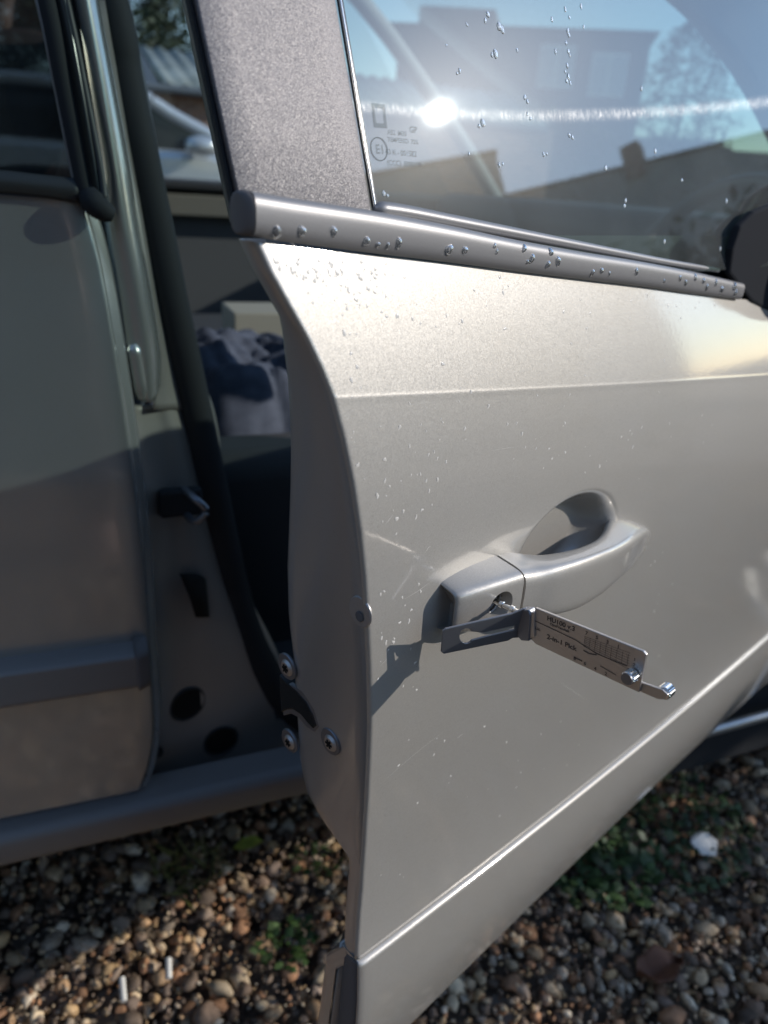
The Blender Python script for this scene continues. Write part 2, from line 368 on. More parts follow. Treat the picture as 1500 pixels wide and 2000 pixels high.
def scatter(x0, x1, y0, y1, step, smin, smax, z, IVx, IFx):
    xs = np.arange(x0, x1, step); ys = np.arange(y0, y1, step); X, Y = np.meshgrid(xs, ys)
    p = np.stack([X.ravel(), Y.ravel(), np.zeros(X.size)], 1)
    p[:, :2] += rng.uniform(-.5, .5, (len(p), 2))*step*1.3; sz = smin+(smax-smin)*rng.uniform(0, 1, len(p))**2.2
    p[:, 2] = GZ+z+rng.uniform(-.003, .006, len(p)); return stones(p, sz, IVx, IFx)
parts = [scatter(-.75, 1.75, .15, 1.25, .0125, .003, .0125, -.002, IV1, IF1), scatter(-.6, 1.4, .2, 1.2, .012, .0018, .005, .010, IV1, IF1),
         scatter(-.75, 1.75, .15, 1.25, .0205, .0045, .0155, .006, IV, IF),
         scatter(-1.6, 3.2, -1.2, .15, .03, .010, .018, .0, IV1, IF1), scatter(-1.6, 3.2, 1.25, 2.6, .03, .010, .018, .0, IV1, IF1),
         scatter(1.75, 3.2, .15, 1.25, .026, .010, .017, .0, IV1, IF1), scatter(-1.6, -.75, .15, 1.25, .026, .010, .017, .0, IV1, IF1)]
off = 0; VV, FF, CC = [], [], []
for V, F, C in parts: VV.append(V); FF.append(F+off); CC.append(C); off += len(V)
gravel = big_mesh('gravel', np.concatenate(VV), np.concatenate(FF), np.concatenate(CC), M['stone']); tag(gravel, kind='stuff', label='mixed brown and grey pea gravel of the driveway', cat='gravel')
def groundP(u, v, z=0.0):
    d = ray(u, v); t = (z+GZ-CAM[2])/d[2]; return CAM+d*t

# ================================================================== THE CAR
car = empty('parked_car', (0.2, 1.4, 0), 'silver car in the foreground with its front door standing open', 'car')

# ---------------- front door skin
def wplan(s): return -.03*(s-.3)**2
# section of the skin: its slope (out per metre up) along the height, integrated from the foot of the panel
_q = np.linspace(2.0, 4.3, 2301)
_sl = np.interp(_q, [2.0, 2.05, 2.12, 2.22, 2.35, 2.5, 2.62, 2.72, 2.82, 2.9, 2.96, 3.0, 3.0001, 3.5, 4.0, 4.3], [-.13, -.085, -.035, .012, .03, .02, .0, -.03, -.07, -.115, -.15, -.165, -.180, -.200, -.23, -.25])
_w = np.concatenate([[0], np.cumsum(.5*(_sl[1:]+_sl[:-1])*np.diff(_q)*np.where(_q[1:] <= 3, .33, .078))])+.0025
_w = _w+.00010*np.exp(-((_q-3)/np.where(_q < 3, .004, .016))**2)
def wq(q):
    q = np.asarray(q, float)
    return np.where(q >= 2, np.interp(q, _q, _w), np.interp(q, [0, 1, 2], [-.03, -.012, .0025]))
W_BELT, W_CREASE, W_MT, W_MB, W_BOT = float(wq(4)), float(wq(3)), .0, -.010, -.03
print('W', W_BELT, W_CREASE)
def dhit(u, v, w0):
    w = w0
    for _ in range(8): h = DF.hit(u, v, w); w = w0+wplan(h[0])
    return h
def fitline(pix, w0):
    H = np.array([dhit(u, v, w0) for u, v in pix]); return np.polyfit(H[:, 0], H[:, 2], 2 if len(pix) > 2 else 1)
L_belt = fitline([(500, 475), (720, 496), (1000, 528), (1250, 560), (1450, 584)], W_BELT)
L_crease = fitline([(650, 778), (860, 768), (1100, 757), (1490, 733)], W_CREASE)
L_mt = fitline([(697, 1870), (1100, 1562), (1480, 1252)], W_MT)
L_mb = fitline([(780, 2003), (1000, 1793), (1200, 1592), (1410, 1402)], W_MB)
def zq(s, q):
    s = np.clip(s, .05, 1.0)
    b, c, t, l = (np.polyval(x, s) for x in (L_belt, L_crease, L_mt, L_mb))
    bot = l-.055
    return np.where(q >= 3, lerp(c, b, q-3), np.where(q >= 2, lerp(t, c, q-2), np.where(q >= 1, lerp(l, t, q-1), lerp(bot, l, q))))
def qz(s, z):
    lo, hi = 0.0, 4.3
    for _ in range(40):
        mid = (lo+hi)/2
        if zq(s, mid) < z: lo = mid
        else: hi = mid
    return lo
def skinhit(u, v):
    w = 0.
    for _ in range(25): h = DF.hit(u, v, w); w = .5*w+.5*(float(wq(qz(h[0], h[2])))+wplan(h[0]))
    return h
EDGE = [(500, 475), (528, 535), (560, 592), (600, 664), (630, 728), (650, 778), (672, 862), (690, 950), (703, 1040), (712, 1130), (718, 1230), (722, 1330), (723, 1420), (720, 1500), (716, 1580), (711, 1660), (706, 1740), (700, 1815), (697, 1868)]
eh = [skinhit(u, v) for u, v in EDGE]; eq = np.array([qz(h[0], h[2]) for h in eh]); es = np.array([h[0] for h in eh])
o_ = np.argsort(eq); eq, es = eq[o_], es[o_]
def s_edge(q): return np.interp(q, eq, es)
# finger bowl behind the handle
bw = skinhit(1110, 1068); BS, BZ = bw[0], bw[2]
bl, br, bt = skinhit(1006, 1100), skinhit(1203, 1028), skinhit(1118, 972)
BRX = (br[0]-bl[0])/2; BS = (br[0]+bl[0])/2; BRZ = (bt[2]-BZ)*1.04
def bowl(s, z):
    r = np.sqrt(((s-BS)/BRX)**2+((z-BZ)/BRZ)**2+1e-9)
    t = np.clip((1.03-r)/.50, 0, 1); return -.019*(t*t*(3-2*t))
qs = np.concatenate([np.linspace(2.0035, 2.2, 26), np.linspace(2.2, 2.55, 30)[1:], np.linspace(2.55, 2.98, 130)[1:], np.linspace(2.98, 3.03, 12)[1:], np.linspace(3.03, 4.0, 60)[1:]])
cols = np.concatenate([[0, .0004, .0009, .0015, .0022, .003, .0045], np.linspace(.007, .05, 12), np.linspace(.05, .32, 170)[1:], np.linspace(.32, .85, 40)[1:]])
V = np.zeros((len(qs)+1, len(cols), 3)); rr = .0022
for i, q in enumerate(qs):
    s0 = s_edge(q); s = s0+cols; z = zq(s, q)*1.0; w = wq(np.full_like(s, q))+wplan(s)+bowl(s, z)
    e = np.clip(cols, 0, rr); w = w-(rr-np.sqrt(rr**2-(rr-e)**2))
    V[i+1] = DF.O+DF.A*s[:, None]+DF.N*w[:, None]+ZZ*z[:, None]
s = s_edge(2.0)+cols; z = zq(s, 2.0035)-.0004
V[0] = DF.O+DF.A*s[:, None]+DF.N*(wplan(s)-.012)[:, None]+ZZ*z[:, None]
front_door = mesh_obj('front_door', V.reshape(-1, 3), grid_faces(V.shape[0], V.shape[1]), M['paint'], car)
front_door['label'] = 'open silver front door with a pick tool in its lock'
def dW(s, w, z): return DF.w(s, w, z)
def ringed(name, stations, material, parent, n=36, p=4.0, capa=True, **kw):
    "stations: (s, zc, hz, w_in, w_out, draft): rounded cross sections along the door"
    V = []
    for (s, zc, hz, wi, wo_, dr) in stations:
        wc, hw = (wi+wo_)/2, (wo_-wi)/2
        for j in range(n):
            f = 2*math.pi*j/n; cx, sx = math.cos(f), math.sin(f)
            a = math.copysign(abs(cx)**(2/p), cx); b = math.copysign(abs(sx)**(2/p), sx)
            V.append(dW(s, wc+hw*b, zc+hz*a*(1+dr*(1-b)/2)))
    k = len(stations); F = grid_faces(k, n, True); F.append(tuple(range(n))[::-1]); F.append(tuple((k-1)*n+j for j in range(n)))
    return mesh_obj(name, V, F, material, parent, **kw)

# ---------------- handle
def st(ft, fb, wo_, wi, dr):
    a = DF.hit(*ft, wo_); b = DF.hit(*fb, wo_)
    # same s for both: use the mean s and correct z along the column
    return [(a[0]+b[0])/2, (a[2]+b[2])/2, abs(a[2]-b[2])/2, wi, wo_, dr]
def resample(sts, n): return [tuple(x) for x in cr(np.array(sts), n)]
cap_st = [st((884, 1178), (880, 1222), .003, -.012, .30), st((887, 1168), (882, 1232), .0085, -.012, .34), st((896, 1163), (890, 1238), .0125, -.012, .34), st((950, 1147), (948, 1232), .017, -.012, .34), st((1018, 1126), (1020, 1206), .0205, -.012, .30)]
cap_rs = resample(cap_st, 26)
lock_cap = ringed('lock_cap', cap_rs, M['paint'], front_door, n=48, p=7.0, angle=60)
g = cap_st[-1]
grip_st = [st((1023, 1125), (1025, 1207), .0205, -.014, .30), st((1052, 1121), (1052, 1205), .0225, -.008, .18), st((1090, 1113), (1088, 1203), .0255, .006, .08), st((1140, 1098), (1136, 1190), .0275, .0125, .06), st((1185, 1080), (1180, 1165), .027, .0125, .06),
           st((1215, 1065), (1210, 1140), .0245, .007, .08), st((1241, 1047), (1238, 1116), .020, -.004, .10), st((1259, 1036), (1258, 1092), .0135, -.014, .12), st((1267, 1036), (1267, 1076), .006, -.016, .12), st((1270, 1040), (1270, 1064), .0, -.018, .1)]
handle = ringed('handle_grip', resample(grip_st, 60), M['paint'], front_door, n=48, p=5.0, angle=70)
# lock hole cut into the cap
lockc = DF.hit(982, 1184, .0195); LS, LZ = lockc[0], lockc[2]
cutter = cyl('cutter', dW(LS, .004, LZ), dW(LS, .04, LZ), .0078, None, None, 40)
bmod = lock_cap.modifiers.new('hole', 'BOOLEAN'); bmod.object = cutter; bmod.operation = 'DIFFERENCE'; bmod.solver = 'EXACT'
bpy.context.view_layer.update()
dg = bpy.context.evaluated_depsgraph_get(); me2 = bpy.data.meshes.new_from_object(lock_cap.evaluated_get(dg))
lock_cap.modifiers.clear(); lock_cap.data = me2; bpy.data.objects.remove(cutter)
me2.set_sharp_from_angle(angle=R_(35))
cyl('lock_cylinder', dW(LS, -.002, LZ), dW(LS, .0115, LZ), .0064, M['darksteel'], front_door, 32, .0006)
V, F = tube_pts([dW(LS+.0071*math.cos(a), .0122+.0, LZ+.0071*math.sin(a)) for a in np.linspace(0, 2*math.pi, 33)], .0006, 8, upv=tuple(NN))
mesh_obj('lock_ring', V, F, M['greytrim'], front_door)

# ---------------- moulding along the foot of the door
mq = np.linspace(0, 1, 40); ms = np.concatenate([[0, .0006, .0016, .004], np.linspace(.01, .83, 60)])
def mould_w(t):  # t 0 top .. 1 bottom
    r = .05
    up = np.clip(t/.013, 0, 1); a = -.0040+.0070*np.sin(up*math.pi/2)+.0045*np.sin(np.clip(t/.9, 0, 1)*math.pi)
    return a-.006*t-.014*np.clip((t-.88)/.12, 0, 1)**2
tt = np.concatenate([np.linspace(0, .03, 14), np.linspace(.03, 1, 34)[1:]])
V = np.zeros((len(tt), len(ms), 3)); S0 = s_edge(2.0)+.0015
for i, t in enumerate(tt):
    s = S0+.004*math.sin(min(1, t/.5)*math.pi*.5)*0+ms; z = zq(s, 2.0-t)-.0020*(1-t); w = mould_w(t)+wplan(s)-.0016*np.exp(-ms/.0012)
    V[i] = DF.O+DF.A*s[:, None]+DF.N*w[:, None]+ZZ*z[:, None]
mould = mesh_obj('side_moulding', V.reshape(-1, 3), grid_faces(V.shape[0], V.shape[1]), M['paint'], front_door, mods=[('SOLIDIFY', dict(thickness=.002, offset=-1))], angle=60)
# dark end cap of the moulding and the door foot behind it
CV = []
for k in range(len(tt)):
    o_ = V[k][0]; q_ = o_-NN*((o_-DF.O)@NN); CV.append([o_+DD*.0004, o_-DD*.0008-NN*.0006, lerp(o_, q_-NN*.010, .5)-DD*.0014, q_-NN*(.009+.004*tt[k])-DD*.0010, q_-NN*(.0095+.004*tt[k])+DD*.0012])
mesh_obj('moulding_end_cap', np.array(CV).reshape(-1, 3), grid_faces(len(tt), 5), M['cap'], front_door)
fs = np.array([S0+.001, .45, .75, 1.05])
V = [[dW(a, -.014+wplan(a), float(zq(a, 2.0))-.004), dW(a, -.022+wplan(a), float(zq(a, 1.0))), dW(a, -.052+wplan(a), float(zq(a, 0)))] for a in fs]
mesh_obj('door_foot', np.array(V).reshape(-1, 3), grid_faces(4, 3), M['paint_in'], front_door, mods=[('SOLIDIFY', dict(thickness=.002, offset=-1))])

# ---------------- shut face of the door (seen on edge)
INN = [(505, 490), (522, 530), (533, 600), (541, 700), (545, 790), (545, 880), (541, 1000), (537, 1100), (540, 1200), (548, 1260), (556, 1350), (565, 1480), (578, 1530), (618, 1600), (688, 1683), (697, 1720)]
ih = []
for u, v in INN:
    s = .19
    for _ in range(12):
        h = DF.hit_s(u, v, s); s = .5*s+.5*float(s_edge(qz(s, h[2])))
    ih.append(DF.hit_s(u, v, s))
iz = np.array([h[2] for h in ih])[::-1]; iw = np.array([h[1] for h in ih])[::-1]
jq = np.concatenate([np.linspace(0.0, 2.0, 12), np.linspace(2.0, 4.0, 70)[1:]])
V = []; inn_edge = []
for q in jq:
    s0 = float(s_edge(max(q, 2.0))); z = float(zq(s0, q)); w0 = (float(wq(q))+wplan(s0)-.0022) if q >= 2 else -.014-.02*(2-q)/2
    wi = float(np.interp(z, iz, iw)); wi = min(wi, w0-.012)
    row = []
    for t in np.linspace(0, 1, 14):
        w = lerp(w0, wi, t)
        # a hem step near the skin, then a shallow dished face, rounding away at the inner edge
        ds = .0016*min(1, t/.06)-.0015*math.sin(math.pi*t)+.012*max(0, (t-.86)/.14)**2
        row.append(dW(s0+.0002+ds, w, z))
    V.append(row); inn_edge.append(dW(s0+.014, wi, z))
jamb = mesh_obj('shut_face', np.array(V).reshape(-1, 3), grid_faces(len(jq), 14), M['paint_in'], front_door)
# inner trim closing the door towards the car
V = []
for p in inn_edge:
    z = p[2]; s_a = (p-DF.O)@DD; w_a = (p-DF.O)@NN
    V.append([p, dW(s_a+.02, w_a-.012, z), dW(s_a+.3, w_a-.02, z), dW(1.03, min(w_a, -.06), z)])
mesh_obj('door_trim', np.array(V).reshape(-1, 3), grid_faces(len(V), 4), M['darkplastic'], front_door)
# screws and latch on the shut face
def jP(u, v):
    s = .2
    for _ in range(10):
        h = DF.hit_s(u, v, s); s = .5*s+.5*float(s_edge(max(2.0, qz(s, h[2]))))
    return s, h[1], h[2]
for u, v, r in [(563, 1303, .0062), (568, 1448, .0058), (648, 1450, .0062)]:
    s, w, z = jP(u, v)
    w = w
    sc = cyl('screw', dW(s+.002, w, z), dW(s-.0022, w, z), r*.78, M['steel'], front_door, 24, .0012)
    wa = cyl('washer', dW(s+.001, w-.001, z), dW(s-.0008, w-.001, z), r*1.25, M['darksteel'], front_door, 28, .0005)
    for k in range(3):
        a = k*math.pi/3; d = NN*math.cos(a)+ZZ*math.sin(a)
        box('screw_slot', dW(s-.0021, w, z), (.0004, r*.42, r*.10), M['blackhole'], front_door, axes=[DD, d, np.cross(DD, d)])
s, w, z = jP(703, 1195)
bv, bf = tube_pts([dW(s-.0005-.0006*(k > 0), w-.001, z+.004-.0*k) for k in range(2)], .0001, 6)
cyl('edge_recess', dW(s+.0012, w, z), dW(s-.0003, w, z), .0075, M['paint_in'], front_door, 30, .0005)
cyl('edge_screw', dW(s-.0005, w+.0005, z-.002), dW(s-.0010, w+.0005, z-.002), .0026, M['cap'], front_door, 12, .0003)
# latch mouth: dark tapering slot with a lip
pts = [(545, 1318), (560, 1335), (580, 1352), (598, 1372), (610, 1395), (617, 1418), (611, 1424), (600, 1412), (587, 1396), (572, 1386), (560, 1387), (549, 1392)]
sl_ = jP(580, 1385)[0]
poly = [dW(sl_-.0006, *DF.hit_s(u, v, sl_-.0006)[1:]) for u, v in pts]
prism('latch', poly, DD*.004, M['blackgloss'], front_door, bev=.0006)
poly = [dW(sl_-.0001, *DF.hit_s(u, v, sl_-.0001)[1:]) for u, v in [(552, 1330), (590, 1350), (612, 1378), (622, 1420), (613, 1430), (598, 1420), (583, 1402), (568, 1394), (553, 1398)]]
prism('latch_lip', poly, DD*.003, M['darksteel'], front_door, bev=.0005)

# ---------------- belt trim tube, seal, pillar film, glass
def tr_st(top, bot, wo_, wi):
    a = DF.hit(*top, wo_-.004); b = DF.hit(*bot, wo_-.006)
    return [(a[0]+b[0])/2, (a[2]+b[2])/2, abs(a[2]-b[2])/2, wi, wo_, 0]
tpix = [((478, 372), (490, 461)), ((560, 386), (570, 473)), ((725, 412), (730, 494)), ((870, 440), (872, 511)), ((1000, 468), (1000, 528)), ((1130, 492), (1130, 544)), ((1250, 512), (1250, 558)), ((1350, 532), (1350, 572)), ((1440, 553), (1440, 583))]
TW = W_BELT+.0045
ts = [tr_st(a, b, TW+wplan(DF.hit(*a, TW)[0]), TW-.011) for a, b in tpix]
belt = ringed('belt_trim', resample(ts, 50), M['greytrim'], front_door, n=40, p=3.0, angle=60)
belt['label'] = 'grey window trim beaded with rain drops'
e0 = ts[0]; ring = []
e_st = [(e0[0]-.0026, e0[1], e0[2]*.88, e0[3]-.001, e0[4]-.004, 0), (e0[0]-.0018, e0[1], e0[2]*.97, e0[3]-.003, e0[4]-.0010, 0), (e0[0]-.0003, e0[1], e0[2]*1.02, e0[3]-.003, e0[4]+.0002, 0)]
ringed('trim_end_cap', e_st, M['cap'], front_door, n=32, p=2.6, angle=40)
bead = [(730, 407), (748, 409), (800, 417), (900, 436), (1000, 455), (1100, 474), (1200, 493), (1300, 512), (1402, 528)]
tube('glass_seal', [DF.P(u, v, TW-.009+wplan(DF.hit(u, v, TW-.009)[0])) for u, v in bead], [.0008, .0030, .0031, .0029, .0028, .0026, .0024, .0022, .0020, .0016], M['greytrim'], front_door, 12, smooth_n=40)
# extrapolated upper outline of the film panel on the window plane
def seg(a, b, t): return (a[0]+(b[0]-a[0])*t, a[1]+(b[1]-a[1])*t)
gl0, gl1 = (725, 412), (655, 0); fl0, fl1 = (456, 372), (376, 0)
_g0, _g1, _f0, _f1 = glassP(*gl0), glassP(*gl1), glassP(*fl0), glassP(*fl1)
_gt, _ft = (1.40-_g0[2])/(_g1[2]-_g0[2]), (1.40-_f0[2])/(_f1[2]-_f0[2])
def glL(k): return lerp(_g0, _g1, k*_gt)        # k 0 at the belt .. 1 at the roof
def flL(k): return lerp(_f0, _f1, k*_ft)
KS = np.linspace(-.014, 1, 12)
V = np.array([[lerp(flL(k), glL(k), x)+GN*.0015 for x in np.linspace(.012, .985, 6)] for k in KS])
film = mesh_obj('pillar_panel', V.reshape(-1, 3), grid_faces(12, 6), M['film'], front_door, mods=[('SOLIDIFY', dict(thickness=.003, offset=-1)), ('BEVEL', dict(width=.0008, segments=2))])
V = []
for k in KS:
    a = flL(k)-GN*.003; b = lerp(flL(k), glL(k), .05)-GN*.003
    V.append([a+DD*.014-GN*.024, a-DD*.0002, a-DD*.0006+GN*.002, b])
mesh_obj('frame_edge', np.array(V).reshape(-1, 3), grid_faces(12, 4), M['black'], front_door)
V = []
for k in KS:
    a = lerp(flL(k), glL(k), .02)-GN*.006; c = glL(k)-GN*.006
    V.append([a, c+DD*.004, c+DD*.004-GN*.02, a-GN*.02+DD*.01])
mesh_obj('window_frame', np.array(V).reshape(-1, 3), grid_faces(12, 4, True), M['darkplastic'], front_door)
hpl = DD-GN*(DD@GN)
for k_, (du, of, r, mt_) in enumerate([(2, .001, .0007, 'blackgloss'), (6.5, .0008, .0007, 'chrome'), (10, .0004, .0008, 'blackgloss')]):
    tube('glass_channel', [glL(k)+hpl*du*.00027+GN*of for k in (-.003, .25, .5, 1)], r, M[mt_], front_door, 8)
# the pane
g2, g3 = glassP(732, 412), glassP(660, 0); V = []
for z in np.linspace(.905, 1.40, 6):
    p = g2+(g3-g2)*((z-g2[2])/(g3[2]-g2[2]))-GN*.0025; V.append([p+hpl*x for x in (0, .25, .5, .8)])
glass = mesh_obj('window_glass', np.array(V).reshape(-1, 3), grid_faces(6, 4), M['glass'], front_door)
base = glL(1)
tube('frame_rail', [flL(1), base, base+hpl*.25-ZZ*.01, base+hpl*.5-ZZ*.09, base+hpl*.70-ZZ*.23, base+hpl*.86-ZZ*.40], .016, M['black'], front_door, 10, smooth_n=24)

# glass stamp
def gtext(nm, body, u, v, size, sx=1.0, off=-.0022):
    hh = DD-GN*(DD@GN); hh /= np.linalg.norm(hh); upp = np.cross(GN, hh)*-1
    if upp[2] < 0: upp = -upp
    return text(nm, body, Vector(glassP(u, v, off)), hh, upp, size, M['printglass'], front_door, sx=sx)
gtext('glass_print', 'E1', 735, 299, .0052)
ec = glassP(741, 291, -.0022); hh = DD-GN*(DD@GN); hh /= np.linalg.norm(hh); upp = np.cross(hh, GN)*-1
upp = upp if upp[2] > 0 else -upp
V, F = tube_pts([ec+.0046*(hh*math.cos(a)+upp*math.sin(a)) for a in np.linspace(0, 2*math.pi, 33)], .00022, 6, upv=tuple(GN)); mesh_obj('glass_print', V, F, M['printglass'], front_door)
gtext('glass_print', '43 R - 001582', 754, 301, .0032)
gtext('glass_print', 'AS2  M30', 758, 262, .0028); gtext('glass_print', 'TEMPERED  72%', 758, 276, .0026); gtext('glass_print', 'GP', 801, 258, .0036)
gtext('glass_print', '(CCC)  E000199', 757, 322, .0030)
V = []; 
for a in ((0, 0), (1, 0), (1, 1), (0, 1)): V.append(glassP(731, 248, -.0022)+hh*.0075*a[0]+upp*.0095*a[1])
V2 = [lerp(sum(V)/4, x, .62) for x in V]
mesh_obj('glass_print', V+V2, [(0, 1, 5, 4), (1, 2, 6, 5), (2, 3, 7, 6), (3, 0, 4, 7)], M['printglass'], front_door, smooth=False)

# ---------------- door mirror
def dloft_ell(name, c, r, material, parent, p=2.6, n=28, k=18, axes=(DD, NN, ZZ)):
    V = []
    for i in range(k+1):
        f = -math.pi/2+math.pi*i/k
        for j in range(n):
            a = 2*math.pi*j/n; x = [math.cos(f)*math.cos(a), math.cos(f)*math.sin(a), math.sin(f)]
            x = [math.copysign(abs(t)**(2/p), t) for t in x]
            V.append(c+sum(r[q]*x[q]*np.array(axes[q]) for q in range(3)))
    return mesh_obj(name, V, grid_faces(k+1, n, True), material, parent)
mc = DF.P(1560, 450, .0)
mirror = dloft_ell('door_mirror', mc+DD*.13, (.060, .030, .050), M['matteblack'], front_door, 2.8)
mirror['label'] = 'black door mirror housing'
# its foot: the triangular sail at the front corner of the window
fp = [DF.P(u, v, -.030) for u, v in [(1409, 532), (1415, 485), (1430, 440), (1458, 412), (1500, 395), (1640, 380), (1640, 660), (1500, 612), (1455, 588)]]
prism('mirror_sail', fp, NN*.006, M['matteblack'], front_door, bev=.002)
tube('mirror_arm', [DF.P(1600, 560, -.03), DF.P(1600, 540, -.01), mc+DD*.10], [.03, .026, .02], M['black'], front_door, 16, smooth_n=8)

# ---------------- rear door
def rows_w(lst, w): return [[(u, v, w_) for (u, v), w_ in zip(r, w)] for r in lst]
# skin: columns from far left (outside the picture) to the front edge
RE = [(163, 392), (184, 462), (203, 545), (222, 655), (241, 775), (256, 880), (270, 985), (281, 1090), (288, 1190), (291, 1262)]
RELOW = [(291, 1262), (297, 1320), (301, 1390), (301, 1440), (292, 1500), (276, 1548)]
wR = lambda z: -.03+.030*np.clip((.93-z)/.22, 0, 1)-.008*np.clip((.62-z)/.3, 0, 1)+.003*np.clip((z-.87)/.05, 0, 1)
def car_edge(pix):
    out = []
    for u, v in pix:
        w = 0.
        for _ in range(10): h = CFm.hit(u, v, w); w = float(wR(h[2]))
        out.append(h)
    return np.array(out)
ce = car_edge(RE); cl = car_edge(RELOW)
def skin_rows(ed, n, xs):
    E = cr(ed, n); V = []
    for a, w, z in E:
        slope = .05
        row = []
        for dx in xs:
            e = min(dx, .003); w2 = float(wR(z))-(.003-math.sqrt(max(0, .003**2-(.003-e)**2)))
            row.append(CFm.w(a-dx, w2-.02*dx*dx, z+slope*dx*.4))
        V.append(row)
    return np.array(V)
xs = np.concatenate([[0, .0006, .0014, .003], np.linspace(.02, .9, 24)])
V = skin_rows(ce, 60, xs)
rear_door = mesh_obj('rear_door', V.reshape(-1, 3), grid_faces(60, len(xs)), M['paint_rear'], car)
rear_door['label'] = 'closed silver rear door'
V = skin_rows(cl, 40, xs); 
for i in range(40):
    V[i] = V[i]+np.array([0, .004, 0])
mesh_obj('lower_skin', V.reshape(-1, 3), grid_faces(40, len(xs)), M['paint_rear'], rear_door)
# moulding of the rear door with its dark cap
a0, a1 = CFm.hit(262, 1264, .01), CFm.hit(262, 1345, .01)
V = []; hz = (a0[2]-a1[2])
for x in [a0[0]+.012, a0[0]+.010, a0[0], a0[0]-.2, a0[0]-.5, a0[0]-.9]:
    row = []
    for t in np.linspace(0, 1, 24): row.append(CFm.w(x, -.006+(.024*math.sin(min(1, t/.14)*math.pi/2))*(1 if x <= a0[0] else .7)-.012*max(0, (t-.8)/.2)**2, a0[2]-hz*t+.02*(a0[0]-x)))
    V.append(row)
mesh_obj('side_moulding', np.array(V[2:]).reshape(-1, 3), grid_faces(4, 24), M['dull'], rear_door)
mesh_obj('moulding_end_cap', np.array(V[:3]).reshape(-1, 3), grid_faces(3, 24), M['cap'], rear_door, mods=[('SOLIDIFY', dict(thickness=.004, offset=-1))])
# front flange of the rear door
fl = []
for h in np.concatenate([cr(ce, 40), cr(cl, 24)[1:]]):
    w = float(wR(h[2])); fl.append([CFm.w(h[0], w-.003, h[2]), CFm.w(h[0]+.0015, w-.006, h[2]), CFm.w(h[0]+.006, w-.008, h[2]), CFm.w(h[0]+.008, w-.011, h[2]), CFm.w(h[0]+.008, w-.03, h[2])])
mesh_obj('door_flange', np.array(fl).reshape(-1, 3), grid_faces(len(fl), 5), M['paint_rear'], rear_door)
# window of the rear door
loft('window_glass', [[(-420, -350, -.06), (-200, -350, -.06), (10, -350, -.06)], [(-300, 0, -.045), (-100, 0, -.045), (76, 0, -.045)], [(-300, 310, -.034), (-100, 330, -.034), (152, 366, -.034)]], M['glassdark'], rear_door, nr=8, nc=6)
loft('window_seal', [[(-300, 330, -.024), (-40, 333, -.024), (80, 344, -.024), (156, 352, -.024)], [(-300, 350, -.020), (-40, 352, -.020), (80, 362, -.020), (158, 372, -.020)], [(-300, 372, -.022), (-40, 374, -.022), (80, 383, -.022), (162, 396, -.022)]], M['darkplastic'], rear_door, nr=8, nc=16, thick=.004)
tube('window_bead', [CFm.P(u, v, w) for u, v, w in [(-10, -300, -.05), (74, 0, -.036), (110, 170, -.032), (146, 350, -.026), (158, 388, -.024)]], .0022, M['greytrim'], rear_door, 8, smooth_n=20)
tube('window_rubber', [CFm.P(u, v, w) for u, v, w in [(10, -300, -.05), (92, 0, -.036), (126, 170, -.030), (160, 340, -.024), (172, 395, -.022)]], [.0065]*2, M['black'], rear_door, 12, smooth_n=20)
loft('frame_strip', [[(20, -300, -.05), (60, -300, -.045), (88, -300, -.055)], [(101, 0, -.036), (125, 0, -.030), (147, 0, -.040)], [(136, 170, -.028), (158, 170, -.022), (176, 170, -.032)], [(166, 330, -.022), (186, 330, -.016), (203, 330, -.026)], [(176, 395, -.020), (196, 395, -.014), (214, 395, -.024)]], M['blackgloss'], rear_door, nr=30, nc=10)
tube('rubber_end', [CFm.P(u, v, w) for u, v, w in [(172, 376, -.018), (183, 396, -.014), (200, 410, -.012), (220, 421, -.013)]], [.007, .0085, .0095, .009, .0085, .008, .007, .005], M['black'], rear_door, 14, smooth_n=8)
tube('window_divider', [CFm.P(u, v, w) for u, v, w in [(60, -300, -.06), (130, 0, -.033), (165, 170, -.026), (196, 330, -.018), (204, 385, -.014)]], .0026, M['darkplastic'], rear_door, 8, smooth_n=16)

# ---------------- central pillar and body behind the open door
pl = [[(90, -300), (100, -300), (115, -300), (128, -300), (136, -300)], [(146, 0), (156, 0), (168, 0), (180, 0), (190, 2)], [(176, 170), (186, 170), (199, 170), (212, 170), (222, 170)], [(203, 330), (213, 330), (226, 330), (240, 330), (252, 330)],
      [(205, 440), (222, 440), (241, 440), (257, 440), (268, 440)], [(222, 560), (243, 560), (263, 560), (279, 560), (291, 560)], [(240, 680), (258, 680), (281, 680), (297, 680), (311, 690)], [(252, 770), (272, 780), (292, 786), (303, 778), (313, 752)]]
pw = [-.040, -.034, -.031, -.036, -.050]
loft('central_pillar', rows_w(pl, pw), M['paint_rear'], car, nr=70, nc=16, thick=.002)
tube('pillar_bump', [CFm.P(u, v, -.030) for u, v in [(258, 672), (262, 690), (267, 720), (272, 750), (277, 778)]], [.003, .006, .006, .006, .006, .006, .006, .003], M['paint_rear'], car, 12, smooth_n=8)
loft('pillar_return', [[(186, 0, -.05), (200, 0, -.07), (218, 0, -.085)], [(250, 330, -.05), (266, 330, -.07), (288, 330, -.080)], [(289, 560, -.05), (306, 560, -.07), (335, 560, -.080)], [(308, 700, -.05), (328, 700, -.068), (366, 700, -.080)], [(300, 800, -.045), (330, 800, -.062), (385, 800, -.080)]], M['paint_in'], car, nr=30, nc=8, thick=.002)
